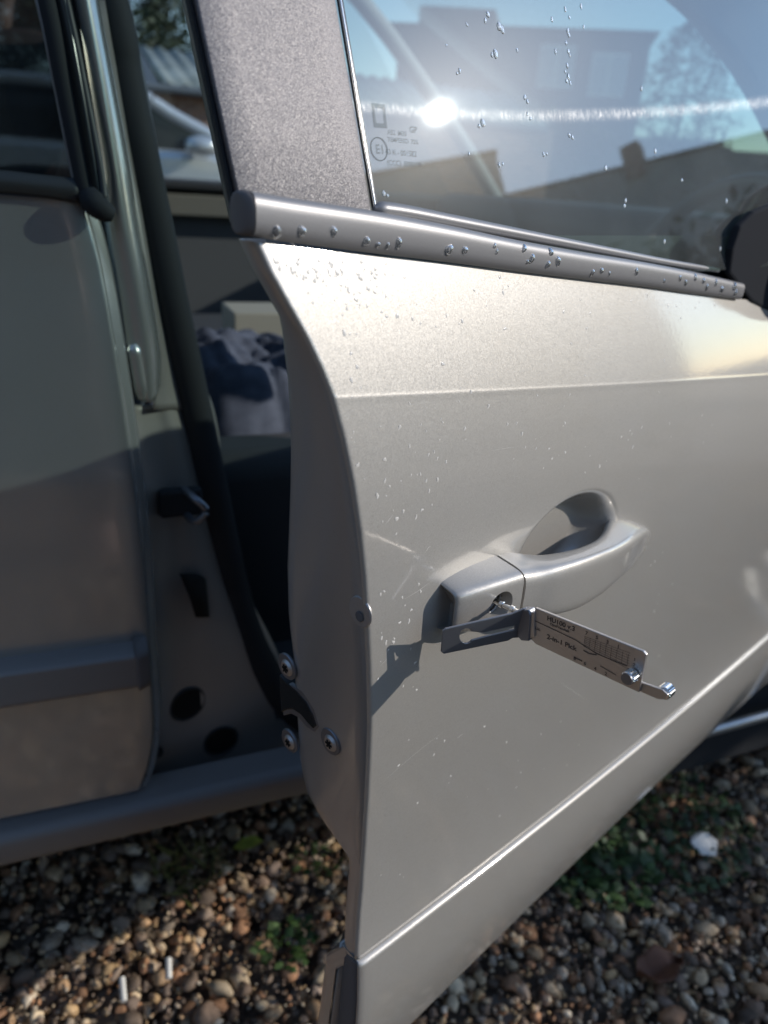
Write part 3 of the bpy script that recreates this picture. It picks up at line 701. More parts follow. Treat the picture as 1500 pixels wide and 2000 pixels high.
# lower part of the pillar, stepped in
lp = [[(236, 770), (262, 790), (300, 790), (330, 790), (372, 790)], [(250, 880), (280, 880), (318, 880), (352, 880), (400, 880)], [(268, 1000), (300, 1000), (330, 1000), (375, 1000), (430, 1000)], [(280, 1120), (308, 1120), (345, 1120), (400, 1120), (470, 1130)],
      [(292, 1240), (318, 1240), (360, 1240), (430, 1250), (540, 1270)], [(298, 1340), (322, 1340), (370, 1340), (450, 1350), (580, 1370)], [(296, 1440), (318, 1440), (380, 1440), (460, 1440), (600, 1445)], [(284, 1510), (300, 1515), (380, 1505), (470, 1490), (600, 1470)]]
lw_ = [-.030, -.046, -.058, -.064, -.085]
pillar_low = loft('pillar_foot', rows_w(lp, lw_), M['paint_in'], car, nr=60, nc=24, thick=.002)
for (u, v, r) in [(366, 1374, .0235), (431, 1446, .0225)]:
    c, pn = ray_on(pillar_low, u, v)
    px_ = np.cross(pn, ZZ); px_ /= np.linalg.norm(px_); pz_ = np.cross(px_, pn); dc = np.linalg.norm(c-CAM); r = (33 if u < 400 else 30)*dc/FPX
    cyl('rubber_plug', c-pn*.008, c+pn*.0015, r, M['blackhole'], pillar_low, 32, .001)
    V, F = tube_pts([c+pn*.001+px_*r*math.cos(a)+pz_*r*math.sin(a) for a in np.linspace(0, 2*math.pi, 33)], .0016, 8, upv=tuple(pn)); mesh_obj('plug_rim', V, F, M['darkplastic'], pillar_low)
cyl('small_plug', CFm.P(308, 1469, -.040), CFm.P(308, 1469, -.034), .006, M['blackhole'], pillar_low, 16, .001)
# striker for the open door
c = CFm.P(352, 980, -.045)
stk = box('striker', c, (.020, .006, .014), M['black'], car, bev=.004)
tube('striker_loop', [c+np.array(p) for p in [(.004, 0, .012), (.010, -.022, .012), (.020, -.026, 0), (.010, -.022, -.012), (.004, 0, -.012)]], .0035, M['darksteel'], stk, 10, smooth_n=14)
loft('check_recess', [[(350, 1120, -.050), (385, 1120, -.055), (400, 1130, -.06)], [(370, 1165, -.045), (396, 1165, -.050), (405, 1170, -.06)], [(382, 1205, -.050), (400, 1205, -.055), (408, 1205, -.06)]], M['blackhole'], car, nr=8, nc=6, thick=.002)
# opening seal: a thick black rubber tube round the doorway
sp = [(60, -500, -.12), (215, 0, -.085), (243, 150, -.080), (270, 280, -.075), (300, 420, -.075), (335, 590, -.075), (372, 760, -.078), (402, 900, -.080), (430, 1040, -.084), (462, 1180, -.088), (505, 1290, -.088), (560, 1370, -.086), (640, 1430, -.085), (760, 1450, -.085), (1500, 1320, -.085)]
rad = np.interp(np.linspace(0, 14, 120), [0, 1, 3, 5, 7, 9, 10, 12, 14], [.013, .0135, .0145, .015, .016, .018, .020, .018, .016])
seal = tube('doorway_seal', [CFm.P(*p) for p in sp], rad, M['black'], car, 16, smooth_n=120)
tube('seal_edge', [CFm.P(u, v, w) for u, v, w in [(80, -500, -.13), (236, 0, -.090), (250, 80, -.088), (278, 225, -.084), (309, 375, -.084), (345, 540, -.084), (378, 690, -.086), (400, 800, -.090)]], .0024, M['greytrim'], seal, 8, smooth_n=40)
tube('seat_belt', [CFm.P(u, v, -.14) for u, v in [(398, 765), (410, 800), (420, 845), (424, 890)]], .004, M['greytrim'], car, 8, smooth_n=12, flat=.6)
# pillar trim inside the seal
loft('pillar_trim', [[(150, -300, -.10), (160, -300, -.2)], [(235, 0, -.10), (242, 0, -.2)], [(300, 330, -.10), (306, 330, -.2)], [(372, 700, -.10), (378, 700, -.2)], [(430, 980, -.10), (440, 980, -.2)], [(490, 1240, -.10), (505, 1240, -.2)]], M['darkplastic'], car, nr=20, nc=4, thick=.01)
# sill
def sill_row(x):
    zt = CFm.hit(290, 1567, .0)[2]; prof = [(-.034, zt+.004), (-.028, zt+.003), (-.012, zt+.001), (-.003, zt-.001), (.003, zt-.006), (.0045, zt-.013), (.002, zt-.030), (-.003, zt-.042), (-.016, zt-.050), (-.06, zt-.054)]
    return [CFm.w(x, w, z) for w, z in prof]
V = cr(np.array([sill_row(x) for x in (-1.0, -.3, .4, 1.3)]), 40, 1)
sill = mesh_obj('door_sill', V.reshape(-1, 3), grid_faces(4, 40), M['dull'], car)
zt = CFm.hit(290, 1567, .0)[2]
loft('sill_gap_shade', [[(230, 1530, -.030), (600, 1480, -.030)], [(230, 1600, -.030), (600, 1545, -.030)]], M['blackhole'], car, thick=.002)  # flat black sheet standing for the shade in the gap
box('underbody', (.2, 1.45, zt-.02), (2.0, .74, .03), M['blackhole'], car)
prism('shade_skirt', [np.array([x, .64, z]) for x, z in [(.45, zt-.05), (1.55, zt-.05), (1.5, .15), (.80, .14), (.52, .17)]], np.array([0, .03, 0]), M['black'], car, bev=.004)  # panel added low under the sill to shade the gravel
# sill continues to the front wheel arch; front wing closes the side ahead of the door
box('front_wing', (1.48, .665, .62), (.42, .02, .30), M['paint_rear'], car, bev=.015)
box('rear_wing', (-1.6, .67, .65), (.65, .02, .33), M['paint_rear'], car, bev=.015)
tube('sill_lip', [(.70, .612, .245), (.95, .612, .25), (1.4, .612, .255)], .008, M['paint_rear'], sill, 10)
# floor, seats, dashboard, far side, roof
box('cabin_floor', (.3, 1.45, zt+.03), (1.3, .76, .02), M['seat'], car)
seat = box('driver_seat', (.30, 1.05, .50), (.27, .25, .11), M['seat'], car, bev=.06, seg=5)
box('seat_back', (-.02, 1.05, .72), (.08, .24, .22), M['seat'], seat, bev=.05, seg=5)
box('seat_bolster', (.22, .84, .50), (.30, .05, .155), M['seat'], seat, bev=.03, seg=4)
ps = box('passenger_seat', (.40, 1.78, .50), (.27, .25, .11), M['seat'], car, bev=.06, seg=5)
box('centre_console', (.55, 1.42, .45), (.40, .10, .12), M['dash'], car, bev=.03)
far = box('far_door', (.3, 2.30, .60), (1.7, .03, .32), M['fardoor'], car, bev=.01)
box('far_door_ledge', (.3, 2.245, .905), (1.7, .035, .012), M['darkplastic'], far, bev=.008)
box('far_door_panel', (.3, 2.24, .855), (1.5, .02, .028), M['olive'], far, bev=.006)
mesh_obj('far_window', [(-.6, 2.31, .92), (1.15, 2.31, .90), (.75, 2.20, 1.37), (-.6, 2.20, 1.40)], [(0, 1, 2, 3)], M['glassfar'], car, smooth=False)
roof = box('roof', (-.2, 1.42, 1.455), (.95, .66, .02), M['paint_rear'], car, bev=.015)
box('roof_lining', (-.2, 1.42, 1.43), (.93, .64, .006), M['headliner'], roof)
tube('far_front_pillar', [(1.30, 2.28, .90), (1.05, 2.20, 1.12), (.70, 2.10, 1.38), (.45, 2.05, 1.45)], .022, M['headliner'], car, 12, smooth_n=12)
dash = box('dashboard', (1.30, 1.45, .80), (.28, .76, .13), M['dash'], car, bev=.05, seg=5)
mesh_obj('windscreen', [(1.55, .74, .93), (1.55, 2.2, .93), (.72, 2.02, 1.42), (.72, .84, 1.42)], [(0, 1, 2, 3)], M['glassfar'], car, smooth=False)
V = []
for (u, v), du, wd in [((1255, -60), 200, -.20), ((1300, -5), 230, -.19), ((1362, 50), 260, -.18), ((1418, 112), 300, -.16), ((1468, 190), 300, -.14), ((1510, 275), 260, -.12), ((1560, 370), 220, -.10)]:
    V.append([CFm.P(u, v, wd), CFm.P(u+du*.5, v-du*.15, wd+.02), CFm.P(u+du, v-du*.3, wd+.04)])
V = cr(np.array(V), 24, 0)
mesh_obj('front_pillar', V.reshape(-1, 3), grid_faces(24, 3), M['headliner'], car, mods=[('SOLIDIFY', dict(thickness=.03, offset=0)), ('BEVEL', dict(width=.008, segments=3))])
# steering wheel
wc = np.array([.98, 1.02, .82]); wn = np.array([-.90, 0, .42]); wn /= np.linalg.norm(wn); wa = np.array([0, 1., 0]); wb = np.cross(wn, wa)
V, F = tube_pts([wc+.185*(wa*math.cos(a)+wb*math.sin(a)) for a in np.linspace(0, 2*math.pi, 49)], .014, 12, upv=tuple(wn))
sw = mesh_obj('steering_wheel', V, F, M['wheelrim'], car)
dloft_ell('wheel_hub', wc+wn*-.01, (.055, .07, .03), M['dash'], sw, 2.6, axes=(wb, wa, wn))
for a in (0, math.pi, -math.pi/2):
    tube('wheel_spoke', [wc+.05*(wa*math.cos(a)+wb*math.sin(a)), wc+.18*(wa*math.cos(a)+wb*math.sin(a))], .012, M['dash'], sw, 8)
# rest on the seat: carton and folded jacket
def slab_at(u, v, y): 
    d = ray(u, v); t = (y-CAM[1])/d[1]; return CAM+d*t
p0 = slab_at(455, 640, 1.30)
carton = box('cardboard_box', p0+np.array([.075, .05, -.01]), (.075, .06, .036), M['card'], bev=.003)
tag(carton, 'cream cardboard box behind the crumpled cloth inside the car', 'box')
G = np.zeros((40, 50, 3)); p1 = slab_at(455, 745, 1.08)
for i in range(40):
    for j in range(50):
        a, b = i/39, j/49
        x = p1[0]-.13+.30*b; y = .93+.32*a
        f = .010*math.sin(13*b+4*math.sin(5*a))+.010*abs(math.sin(9*a+7*b+2*math.sin(6*b)))+.007*abs(math.sin(21*b-12*a+3*math.sin(9*a)))+.005*math.sin(37*a+15*b+3*math.sin(11*b))+.003*math.sin(61*b+19*a)
        z = .665+.05*math.sin(math.pi*min(1, a*1.2))+f-.09*max(0, .12-a)/.12
        G[i, j] = (x, y+.01*math.sin(13*b), z)
jk = mesh_obj('jacket', G.reshape(-1, 3), grid_faces(40, 50), M['jacket'], mods=[('SOLIDIFY', dict(thickness=.006, offset=0))])
tag(jk, 'crumpled blue-grey cloth lying on the seat inside the car', 'cloth')

# ================================================================== THE PICK TOOL
SC = .266
def TH_(u, v, s=SC): h = DF.hit_s(u, v, s); return dW(*h)
tool_loc = dW(LS, .03, LZ)
tool = empty('lock_pick', tool_loc, 'steel lock pick tool with two knobs stuck in the door lock', 'lock pick')
cpx = [(1045, 1187), (1256, 1272), (1262, 1279), (1248, 1353), (1046, 1258), (1037, 1249)]
cps = [TH_(*p) for p in cpx]
upc = (cps[0]-cps[5]); upc /= np.linalg.norm(upc); outc = cps[1]-cps[0]; outc /= np.linalg.norm(outc)
card = prism('card_plate', cps, DD*.0016, M['steel'], tool, bev=.0003)
nC = -DD*.0001
def cp_(a, b):  # a along, b down, 0..1 on the card face
    t = lerp(cps[0], cps[1], a); q = lerp(cps[5], cps[3], a); return lerp(t, q, b)-DD*.00015
card_up = (cps[0]-cps[5])
text('engraving', 'HU100 v.3', cp_(.13, .21), outc, card_up, .0033, M['etch'], card, sx=1.05)
text('engraving', 'Opel/Vauxhall', cp_(.165, .31), outc, card_up, .0018, M['etch'], card)
text('engraving', '2-in-1 Pick', cp_(.15, .74), outc, card_up, .0034, M['etch'], card, sx=1.1)
text('engraving', 'Lic.', cp_(.03, .62), outc, card_up, .0022, M['etch'], card)
for k, ch in enumerate('7 5 3 1'.split()):
    text('engraving', ch, cp_(.50+.095*k, .16), outc, card_up, .0024, M['etch'], card)
for k, ch in enumerate('8 6 4 2'.split()):
    text('engraving', ch, cp_(.42+.095*k, .97), outc, card_up, .0024, M['etch'], card)
for k in range(4): text('engraving', str(k+1), cp_(.93, .30+.13*k), outc, card_up, .0020, M['etch'], card)
# engraved chart lines and the long saw cuts
V = []; F = []
def stroke(a, b, wd):
    d = b-a; n_ = np.cross(d, DD); n_ /= np.linalg.norm(n_); k = len(V); V.extend([a+n_*wd, b+n_*wd, b-n_*wd, a-n_*wd]); F.append((k, k+1, k+2, k+3))
for k in range(7): stroke(cp_(.50, .22+.045*k), cp_(.90, .22+.045*k+(.02*(k-3))), .00007)
for k in range(9): stroke(cp_(.50+.048*k, .20), cp_(.50+.048*k, .50), .00007)
mesh_obj('engraved_chart', V, F, M['etch'], card, smooth=False)
V = []; F = []
for a, b in zip([(.0, .38), (.25, .40), (.42, .42), (.50, .47), (.62, .53)], [(.25, .40), (.42, .42), (.50, .47), (.62, .53), (.88, .50)]): stroke(cp_(*a), cp_(*b), .00020)
for a, b in zip([(.50, .60), (.55, .62)], [(.55, .62), (.62, .56)]): stroke(cp_(*a), cp_(*b), .0003)
stroke(cp_(.66, .80), cp_(.80, .84), .00018); stroke(cp_(.42, .90), cp_(.50, .90), .0003)
mesh_obj('saw_cut', V, F, M['etch'], card, smooth=False)
# slider arm with its knurled knob
arm = [TH_(u, v) for u, v in [(1190, 1308), (1245, 1335), (1290, 1351), (1300, 1361), (1292, 1370), (1280, 1369), (1244, 1353), (1238, 1348), (1180, 1320)]]
arm_o = prism('slider_arm', [p+DD*.0018 for p in arm], DD*.0014, M['steel'], tool, bev=.0002)
def knob(name, c, d0, d1, r, parent):
    n = 36; a = ZZ; b = NN; V = []
    prof = [(d0, r*.88), (d0+.0005*np.sign(d1-d0), r), (d1-.0005*np.sign(d1-d0), r), (d1, r*.88)]
    for dd_, q in prof:
        for j in range(n):
            f = 2*math.pi*j/n; qq = q*(1+(.04 if j % 2 else -.03)*(1 if q == r else 0)); V.append(c+DD*dd_+qq*(a*math.cos(f)+b*math.sin(f)))
    F = grid_faces(4, n, True)+[tuple(range(n))[::-1], tuple(3*n+j for j in range(n))]
    return mesh_obj(name, V, F, M['chrome'], parent, smooth=False)
knob('knob', TH_(1288, 1360), .003, .0085, .0030, arm_o)
k2 = TH_(1238, 1316); knob('knob', k2, -.0055, -.0005, .0030, tool)
cyl('knob_face', k2-DD*.0062, k2-DD*.0054, .0026, M['darksteel'], tool, 20)
# hinge head and blade
hc = [TH_(u, v) for u, v in [(1020, 1188), (1036, 1189), (1040, 1200), (1037, 1250), (1022, 1249), (1014, 1240), (1016, 1200)]]
prism('hinge_head', [p-DD*.0018 for p in hc], DD*.0052, M['darksteel'], tool, bev=.0005)
prism('hinge_tab', [TH_(u, v)-DD*.001 for u, v in [(1034, 1196), (1046, 1194), (1046, 1243), (1034, 1246)]], DD*.003, M['steel'], tool, bev=.0003)
bl0, bl1 = dW(LS, .006, LZ), TH_(1022, 1200)
cyl('pick_blade', bl0, bl1, .0013, M['chrome'], tool, 12, .0003)
for t in (.25, .5, .75): 
    c = lerp(bl0, bl1, t); cyl('blade_step', c-NN*.0012, c+NN*.0012, .0019, M['chrome'], tool, 12, .0003)
# tension plates: two leaves with a keyhole slot
PW = .050
def PP(u, v, w): h = DF.hit(u, v, w); return dW(*h)
def leaf(name, w0, outer, hole, dz=0):
    # triangulated ring between outline and hole through bmesh triangle fill
    bm = bmesh.new()
    def loop(pts):
        vs = [bm.verts.new(p) for p in pts]; return [bm.edges.new((vs[i], vs[(i+1) % len(vs)])) for i in range(len(vs))]
    e = loop([PP(u, v, w) for u, v, w in outer])
    if hole: e += loop([PP(u, v, w) for u, v, w in hole])
    bmesh.ops.triangle_fill(bm, use_beauty=True, edges=e); bm.normal_update()
    V = [v.co[:] for v in bm.verts]; F = [[v.index for v in f.verts] for f in bm.faces]
    bm.verts.index_update(); F = [[v.index for v in f.verts] for f in bm.faces]; bm.free()
    return mesh_obj(name, V, F, M['darksteel'], tool, smooth=False, mods=[('SOLIDIFY', dict(thickness=.0011, offset=0)), ('BEVEL', dict(width=.00025, segments=2, limit_method='ANGLE'))])
wl = lambda u: .018+(.037-.018)*(u-862)/(1030-862)
hole = []
for a in np.linspace(math.radians(35), math.radians(325), 16): hole.append((910+13*math.cos(a), 1241-15*math.sin(a), 0))
hole = [(u, v, wl(u)) for u, v, _ in hole]+[(945, 1243, wl(945)), (1004, 1229, wl(1004)), (1004, 1221, wl(1004)), (945, 1234, wl(945))]
outer = [(864, 1231), (870, 1227), (1000, 1197), (1022, 1188), (1034, 1187), (1037, 1200), (1034, 1243), (1000, 1245), (992, 1250), (866, 1276), (861, 1272)]
leaf('tension_plate', 0, [(u, v, wl(u)) for u, v in outer], hole)

# ================================================================== WATER
def dome(p, n, up, r, h, el=1.2, jag=.25, seed=0):
    rg = random.Random(seed); t = np.cross(n, up); t /= np.linalg.norm(t); b = np.cross(t, n)
    ph = [rg.uniform(0, 6.28) for _ in range(3)]; V = []; kn, rn = 12, 5
    for i in range(rn):
        f = (i/rn)*math.pi/2
        for j in range(kn):
            a = 2*math.pi*j/kn; q = 1+jag*(.5*math.sin(a*2+ph[0])+.35*math.sin(3*a+ph[1]))
            V.append(p+n*(h*math.sin(f))+(t*math.cos(a)+b*math.sin(a)*el)*r*q*math.cos(f))
    V.append(p+n*h); F = grid_faces(rn, kn, True)+[((rn-1)*kn+j, (rn-1)*kn+(j+1) % kn, rn*kn) for j in range(kn)]+[tuple(range(kn))[::-1]]
    return V, F
def belt_point(u, v):
    w = TW-.004
    h = DF.hit(u, v, w)
    for _ in range(12):
        S_ = np.array([x[0] for x in ts]); zc = np.interp(h[0], S_, [x[1] for x in ts]); hz_ = np.interp(h[0], S_, [x[2] for x in ts]); wo_ = np.interp(h[0], S_, [x[4] for x in ts])
        y = np.clip((h[2]-zc)/hz_, -.97, .97); hw = .5*(wo_-(TW-.011)); wc_ = (wo_+TW-.011)/2; w = wc_+hw*(1-abs(y)**3.0)**(1/3.0); h = DF.hit(u, v, w)
    n = NN*1.0+ZZ*(y*abs(y)*1.1); n /= np.linalg.norm(n); return dW(*h), n
tdrops = [(541, 455, 11), (590, 452, 10), (652, 452, 9), (716, 472, 9), (738, 479, 6), (757, 481, 6), (779, 475, 9), (877, 488, 10), (908, 489, 8), (966, 480, 5), (970, 492, 5), (1024, 485, 7), (1039, 505, 8), (1030, 512, 5), (1076, 492, 7), (1090, 510, 8), (1070, 517, 7),
          (1157, 533, 6), (1175, 529, 6), (1190, 535, 4), (1243, 531, 6), (1297, 549, 4), (1328, 543, 5), (1339, 552, 5), (1358, 541, 5), (1374, 548, 5), (1380, 561, 5), (1398, 552, 5), (1409, 565, 6), (1434, 560, 6), (1436, 572, 5)]
for i, (u, v, r) in enumerate(tdrops):
    p, n = belt_point(u, v); dist = np.linalg.norm(p-CAM); rm = r*dist/FPX*.95
    V, F = dome(p-n*.0003, n, ZZ, rm, rm*.75, 1.15, .3, i)
    o = mesh_obj('water_drop', V, F, M['water']); tag(o, 'clear rain drop clinging to the grey trim under the window', 'water drop', 'rain drops on the window trim')
gdrops = [(953, 28, 5), (948, 40, 4), (975, 52, 7), (981, 58, 6), (968, 105, 7), (961, 107, 4), (898, 138, 4), (893, 143, 3), (943, 240, 7), (936, 246, 4), (1078, 38, 4), (1135, 12, 4), (1109, 60, 4), (1111, 68, 4), (1110, 100, 4), (1108, 128, 4), (1110, 150, 5), (1107, 158, 4), (1085, 100, 4), (1010, 98, 3), (1025, 190, 4), (1030, 198, 4), (1036, 232, 3), (1112, 264, 4), (1118, 268, 4), (975, 322, 4), (982, 320, 3), (1062, 302, 4), (1068, 300, 3), (1280, 295, 4), (1222, 392, 4), (1220, 402, 4), (1183, 328, 5), (1253, 173, 4), (1298, 472, 4), (1419, 393, 4), (1407, 486, 4), (912, 48, 3), (872, 88, 2), (750, 378, 5), (757, 382, 3), (1140, 52, 3), (1030, 222, 3), (916, 300, 3), (1332, 352, 3), (1104, 18, 4), (1112, 34, 3), (1106, 84, 3), (1113, 108, 3), (1104, 140, 3), (1114, 162, 3)]
for i, (u, v, r) in enumerate(gdrops):
    p = glassP(u, v, -.0024); dist = np.linalg.norm(p-CAM); rm = r*dist/FPX*.72
    V, F = dome(p, GN, ZZ, rm, rm*.35, 1.4, .25, 100+i)
    o = mesh_obj('water_drop', V, F, M['waterglass']); tag(o, 'small clear rain drop on the front door window', 'water drop', 'rain drops on the window glass')
M['speck'] = mat('dried_drop', (.60, .58, .55), .28)
M['scratch'] = mat('scratch', (.62, .60, .57), .35)
def scratch(a, b, bend, wd):
    V = []; F = []
    for k in range(9):
        t = k/8; u, v = lerp(a[0], b[0], t), lerp(a[1], b[1], t)+bend*math.sin(math.pi*t); h = skinhit(u, v); p = dW(*h)+NN*.00012
        d = DD*(b[0]-a[0])-ZZ*(b[1]-a[1]); n_ = np.cross(d, NN); n_ /= np.linalg.norm(n_); w_ = wd*math.sin(math.pi*min(.96, max(.04, t))); V += [p+n_*w_, p-n_*w_]
    return mesh_obj('scratch', V, [(2*k, 2*k+1, 2*k+3, 2*k+2) for k in range(8)], M['scratch'], front_door)
for a, b, bd, wd in [((786, 1172), (846, 1132), 2, .00012), ((742, 1532), (872, 1424), -3, .00010), ((892, 1442), (905, 1432), 0, .00022), ((830, 1080), (842, 1066), -3, .00022), ((752, 1024), (768, 1003), 1, .00015), ((742, 1300), (758, 1284), 1, .00010), ((960, 880), (1010, 872), 0, .00008), ((1090, 1330), (1150, 1370), 0, .00008)]: scratch(a, b, bd, wd)
# fine spatter on the paint: countless
VV, FF, k = [], [], 0
cl_ = [(590, 520, 90, 30, 60), (700, 540, 60, 40, 30), (680, 590, 60, 40, 24), (1330, 590, 60, 20, 14), (1000, 620, 330, 120, 40), (800, 900, 120, 180, 40), (1150, 850, 300, 90, 46), (780, 1250, 60, 200, 26), (950, 1500, 200, 120, 26), (1280, 1150, 80, 100, 16), (690, 950, 12, 260, 30), (780, 1760, 70, 60, 14)]
for cu, cv, su, sv, n in cl_:
    for _ in range(n):
        u, v = cu+random.gauss(0, su*.6), cv+random.gauss(0, sv*.6)
        if v > 1880 or v < 500 or u > 1480: continue
        h = skinhit(u, v); q = qz(h[0], h[2])
        if q > 3.95 or q < 2.1 or h[0] < s_edge(q)+.004: continue
        if ((h[0]-BS)/BRX)**2+((h[2]-BZ)/BRZ)**2 < 1.6 and True: continue
        if 860 < u < 1270 and 1030 < v < 1250: continue
        rm = random.uniform(.0003, .0010); n_ = NN+ZZ*.25*(q > 3); n_ /= np.linalg.norm(n_)
        V, F = dome(dW(*h), n_, ZZ, rm, rm*.20, random.uniform(.8, 1.6), .5, k); b0 = len(VV); VV += V; FF += [tuple(x+b0 for x in f) for f in F]; k += 1
sp_ = mesh_obj('water_specks', VV, FF, M['speck']); tag(sp_, 'fine drying water specks spattered over the silver front door', 'water specks', kind='stuff')

# ================================================================== BITS ON THE GRAVEL
M['white'] = mat('white_plastic', (.75, .74, .70), .5)
for (u0, v0, u1, v1, lb) in [(238, 1910, 242, 1956, 'thin white stick on the sunlit gravel, the nearer of the two'), (329, 1872, 330, 1912, 'thin white stick on the gravel, the one closer to the car')]:
    a, b = groundP(u0, v0, .022), groundP(u1, v1, .016)
    o = tube('white_stick', [a, (a+b)/2+ZZ*.0006, b], .0036, M['white'], None, 10); tag(o, lb, 'stick', 'white sticks on the gravel')
pc = groundP(1375, 1652, .022)
V = [pc+np.array(x)*.020 for x in [(-1, -.6, .1), (.2, -1, -.1), (1, -.2, .2), (.7, .8, .35), (-.3, 1, .1), (-1.1, .3, .3)]]
o = prism('white_flake', V, ZZ*.003, M['white'], None, bev=.0006); tag(o, 'pale white flake lying among the weeds under the door', 'flake')
M['leafb'] = mat('dead_leaf', (.16, .07, .04), .7)
lc = groundP(1285, 1895, .020); G = []
for i in range(9):
    for j in range(9):
        a, b = i/8*2-1, j/8*2-1; ww = (1-a*a)**.6*.55*(1+.15*math.sin(9*a)); G.append(lc+np.array([a*.034, b*ww*.036, .012*abs(b)+.006*math.sin(4*a+b)]))
o = mesh_obj('fallen_leaf', G, grid_faces(9, 9), M['leafb'], mods=[('SOLIDIFY', dict(thickness=.0006))]); tag(o, 'curled reddish brown dead leaf on the gravel', 'leaf')
M['weed'] = colmat('weed_leaf', .55, 200, .4, .2)
B(M['weed']).inputs['Subsurface Weight'].default_value = 0
def weed(name, u, v, n, spread, size, tint, label, blades=False, hgt=.03):
    c = groundP(u, v, .008); V, F, C = [], [], []
    for _ in range(n):
        a = random.uniform(0, 6.28); r = spread*math.sqrt(random.random()); base = c+np.array([r*math.cos(a)*1.3, r*math.sin(a), .004+random.uniform(0, hgt)*(1-r/spread*.6)])
        yaw = random.uniform(0, 6.28); d = np.array([math.cos(yaw), math.sin(yaw), random.uniform(.0, .9)]); s_ = size*random.uniform(.5, 1.3)
        sd = np.array([-math.sin(yaw), math.cos(yaw), random.uniform(-.3, .3)])*(.10 if blades else .42)*s_
        k = len(V); V += [base, base+d*s_*.45+sd, base+d*s_*(1.0 if not blades else 1.6)-ZZ*s_*.15, base+d*s_*.45-sd, base+d*s_*.5+ZZ*s_*.07]
        F += [(k, k+1, k+4), (k+1, k+2, k+4), (k+2, k+3, k+4), (k+3, k, k+4)]; cc = np.array(tint)*random.uniform(.35, 1.1); C += [cc]*5
    V, F, C = np.array(V), np.array(F), np.array(C)
    o = big_mesh(name, V, F, C, M['weed']); tag(o, label, 'weed', 'weeds in the gravel'); return o
weed('weed', 1290, 1625, 520, .115, .013, (.06, .105, .035), 'broad low patch of green weeds and moss under the front door', hgt=.03)
weed('weed', 1180, 1710, 200, .06, .017, (.07, .13, .04), 'leafy green weed in front of the moss patch, below the door')
weed('weed', 1050, 1650, 150, .06, .013, (.05, .075, .035), 'sparse dull weed beside the foot of the door, left of the moss')
weed('weed', 556, 1858, 70, .030, .012, (.06, .12, .03), 'small bright green sprig near the door edge on shaded gravel')
weed('weed', 372, 1712, 60, .035, .020, (.22, .22, .07), 'tuft of yellowing grass at the edge of the car shadow', blades=True)
weed('weed', 612, 1690, 40, .028, .011, (.06, .10, .03), 'tiny green weed in the dark beside the open door')
lc = groundP(483, 1650, .022); V = [lc+np.array(x)*.02 for x in [(-1, 0, 0), (-.3, .5, .15), (.6, .4, .25), (1.1, -.1, .1), (.4, -.5, .2), (-.4, -.45, .1)]]
M['leafy'] = mat('yellow_leaf', (.34, .38, .06), .6); o = prism('yellow_leaf', V, ZZ*.0008, M['leafy']); tag(o, 'yellow-green leaf lying in the shade below the sill', 'leaf')

# ================================================================== BACKGROUND BEYOND THE CAR
def far_pt(u, v, dist):  # along the line of sight at a ground distance
    d = ray(u, v); return CAM+d*(dist/math.hypot(d[0], d[1]))
M['brick'] = mat('brick', (.2, .1, .07), .9)
m = M['brick']; bt_ = N(m, 'ShaderNodeTexBrick'); tc = N(m, 'ShaderNodeTexCoord'); mp = N(m, 'ShaderNodeMapping'); mp.inputs['Rotation'].default_value = (R_(90), 0, 0)
L(m, geo(m), mp.inputs['Vector']); L(m, mp.outputs[0], bt_.inputs['Vector'])
bt_.inputs['Scale'].default_value = 1; bt_.inputs['Brick Width'].default_value = .225; bt_.inputs['Row Height'].default_value = .075; bt_.inputs['Mortar Size'].default_value = .006
bt_.inputs['Color1'].default_value = (.26, .13, .08, 1); bt_.inputs['Color2'].default_value = (.17, .09, .065, 1); bt_.inputs['Mortar'].default_value = (.3, .27, .23, 1)
L(m, bt_.outputs[0], B(m).inputs['Base Color'])
M['sheet'] = mat('corrugated_sheet', (.34, .38, .36), .55, .3)
n_ = noise(M['sheet'], 3, 5); r_ = ramp(M['sheet'], n_.outputs['Fac'], [(.3, (.24, .27, .25)), (.7, (.42, .46, .44))]); L(M['sheet'], r_.outputs[0], B(M['sheet']).inputs['Base Color'])
M['slate'] = mat('slate', (.10, .12, .14), .7)
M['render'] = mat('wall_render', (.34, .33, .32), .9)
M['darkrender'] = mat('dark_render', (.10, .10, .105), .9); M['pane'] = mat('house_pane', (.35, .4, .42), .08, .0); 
M['tile'] = mat('roof_tile', (.08, .06, .055), .85)
# shed
D_ = 12.5
e0_, e1_ = far_pt(318, 158, D_), far_pt(318, 158, D_)+np.array([6.5, .3, 0]); rg0, rg1 = far_pt(298, 93, D_+1.6), None
rg0 = np.array([e0_[0]-.15, e0_[1]+1.6, rg0[2]]); rg1 = np.array([e1_[0], e1_[1]+1.6, rg0[2]])
shed = empty('shed', ((e0_[0]+e1_[0])/2, e0_[1]+1.6, 0), 'brick outbuilding with a pale corrugated roof beyond the car', 'shed')
wv, wf = box_pts(((e0_[0]+e1_[0])/2-1.5, e0_[1]+1.65, (e0_[2]-.08)/2), (4.9, 1.5, (e0_[2]-.08)/2)); mesh_obj('brick_wall', wv, wf, M['brick'], shed, smooth=False)
nx = 110; V = []
for k in range(2):
    for j in range(nx):
        t = j/(nx-1); a = lerp(e0_, e1_, t); b = lerp(rg0, rg1, t); p = lerp(a-np.array([0, .12, .03]), b, k); V.append(p+ZZ*.028*math.sin(j*math.pi/2.0))
mesh_obj('corrugated_roof', V, grid_faces(2, nx), M['sheet'], shed, mods=[('SOLIDIFY', dict(thickness=.02))])
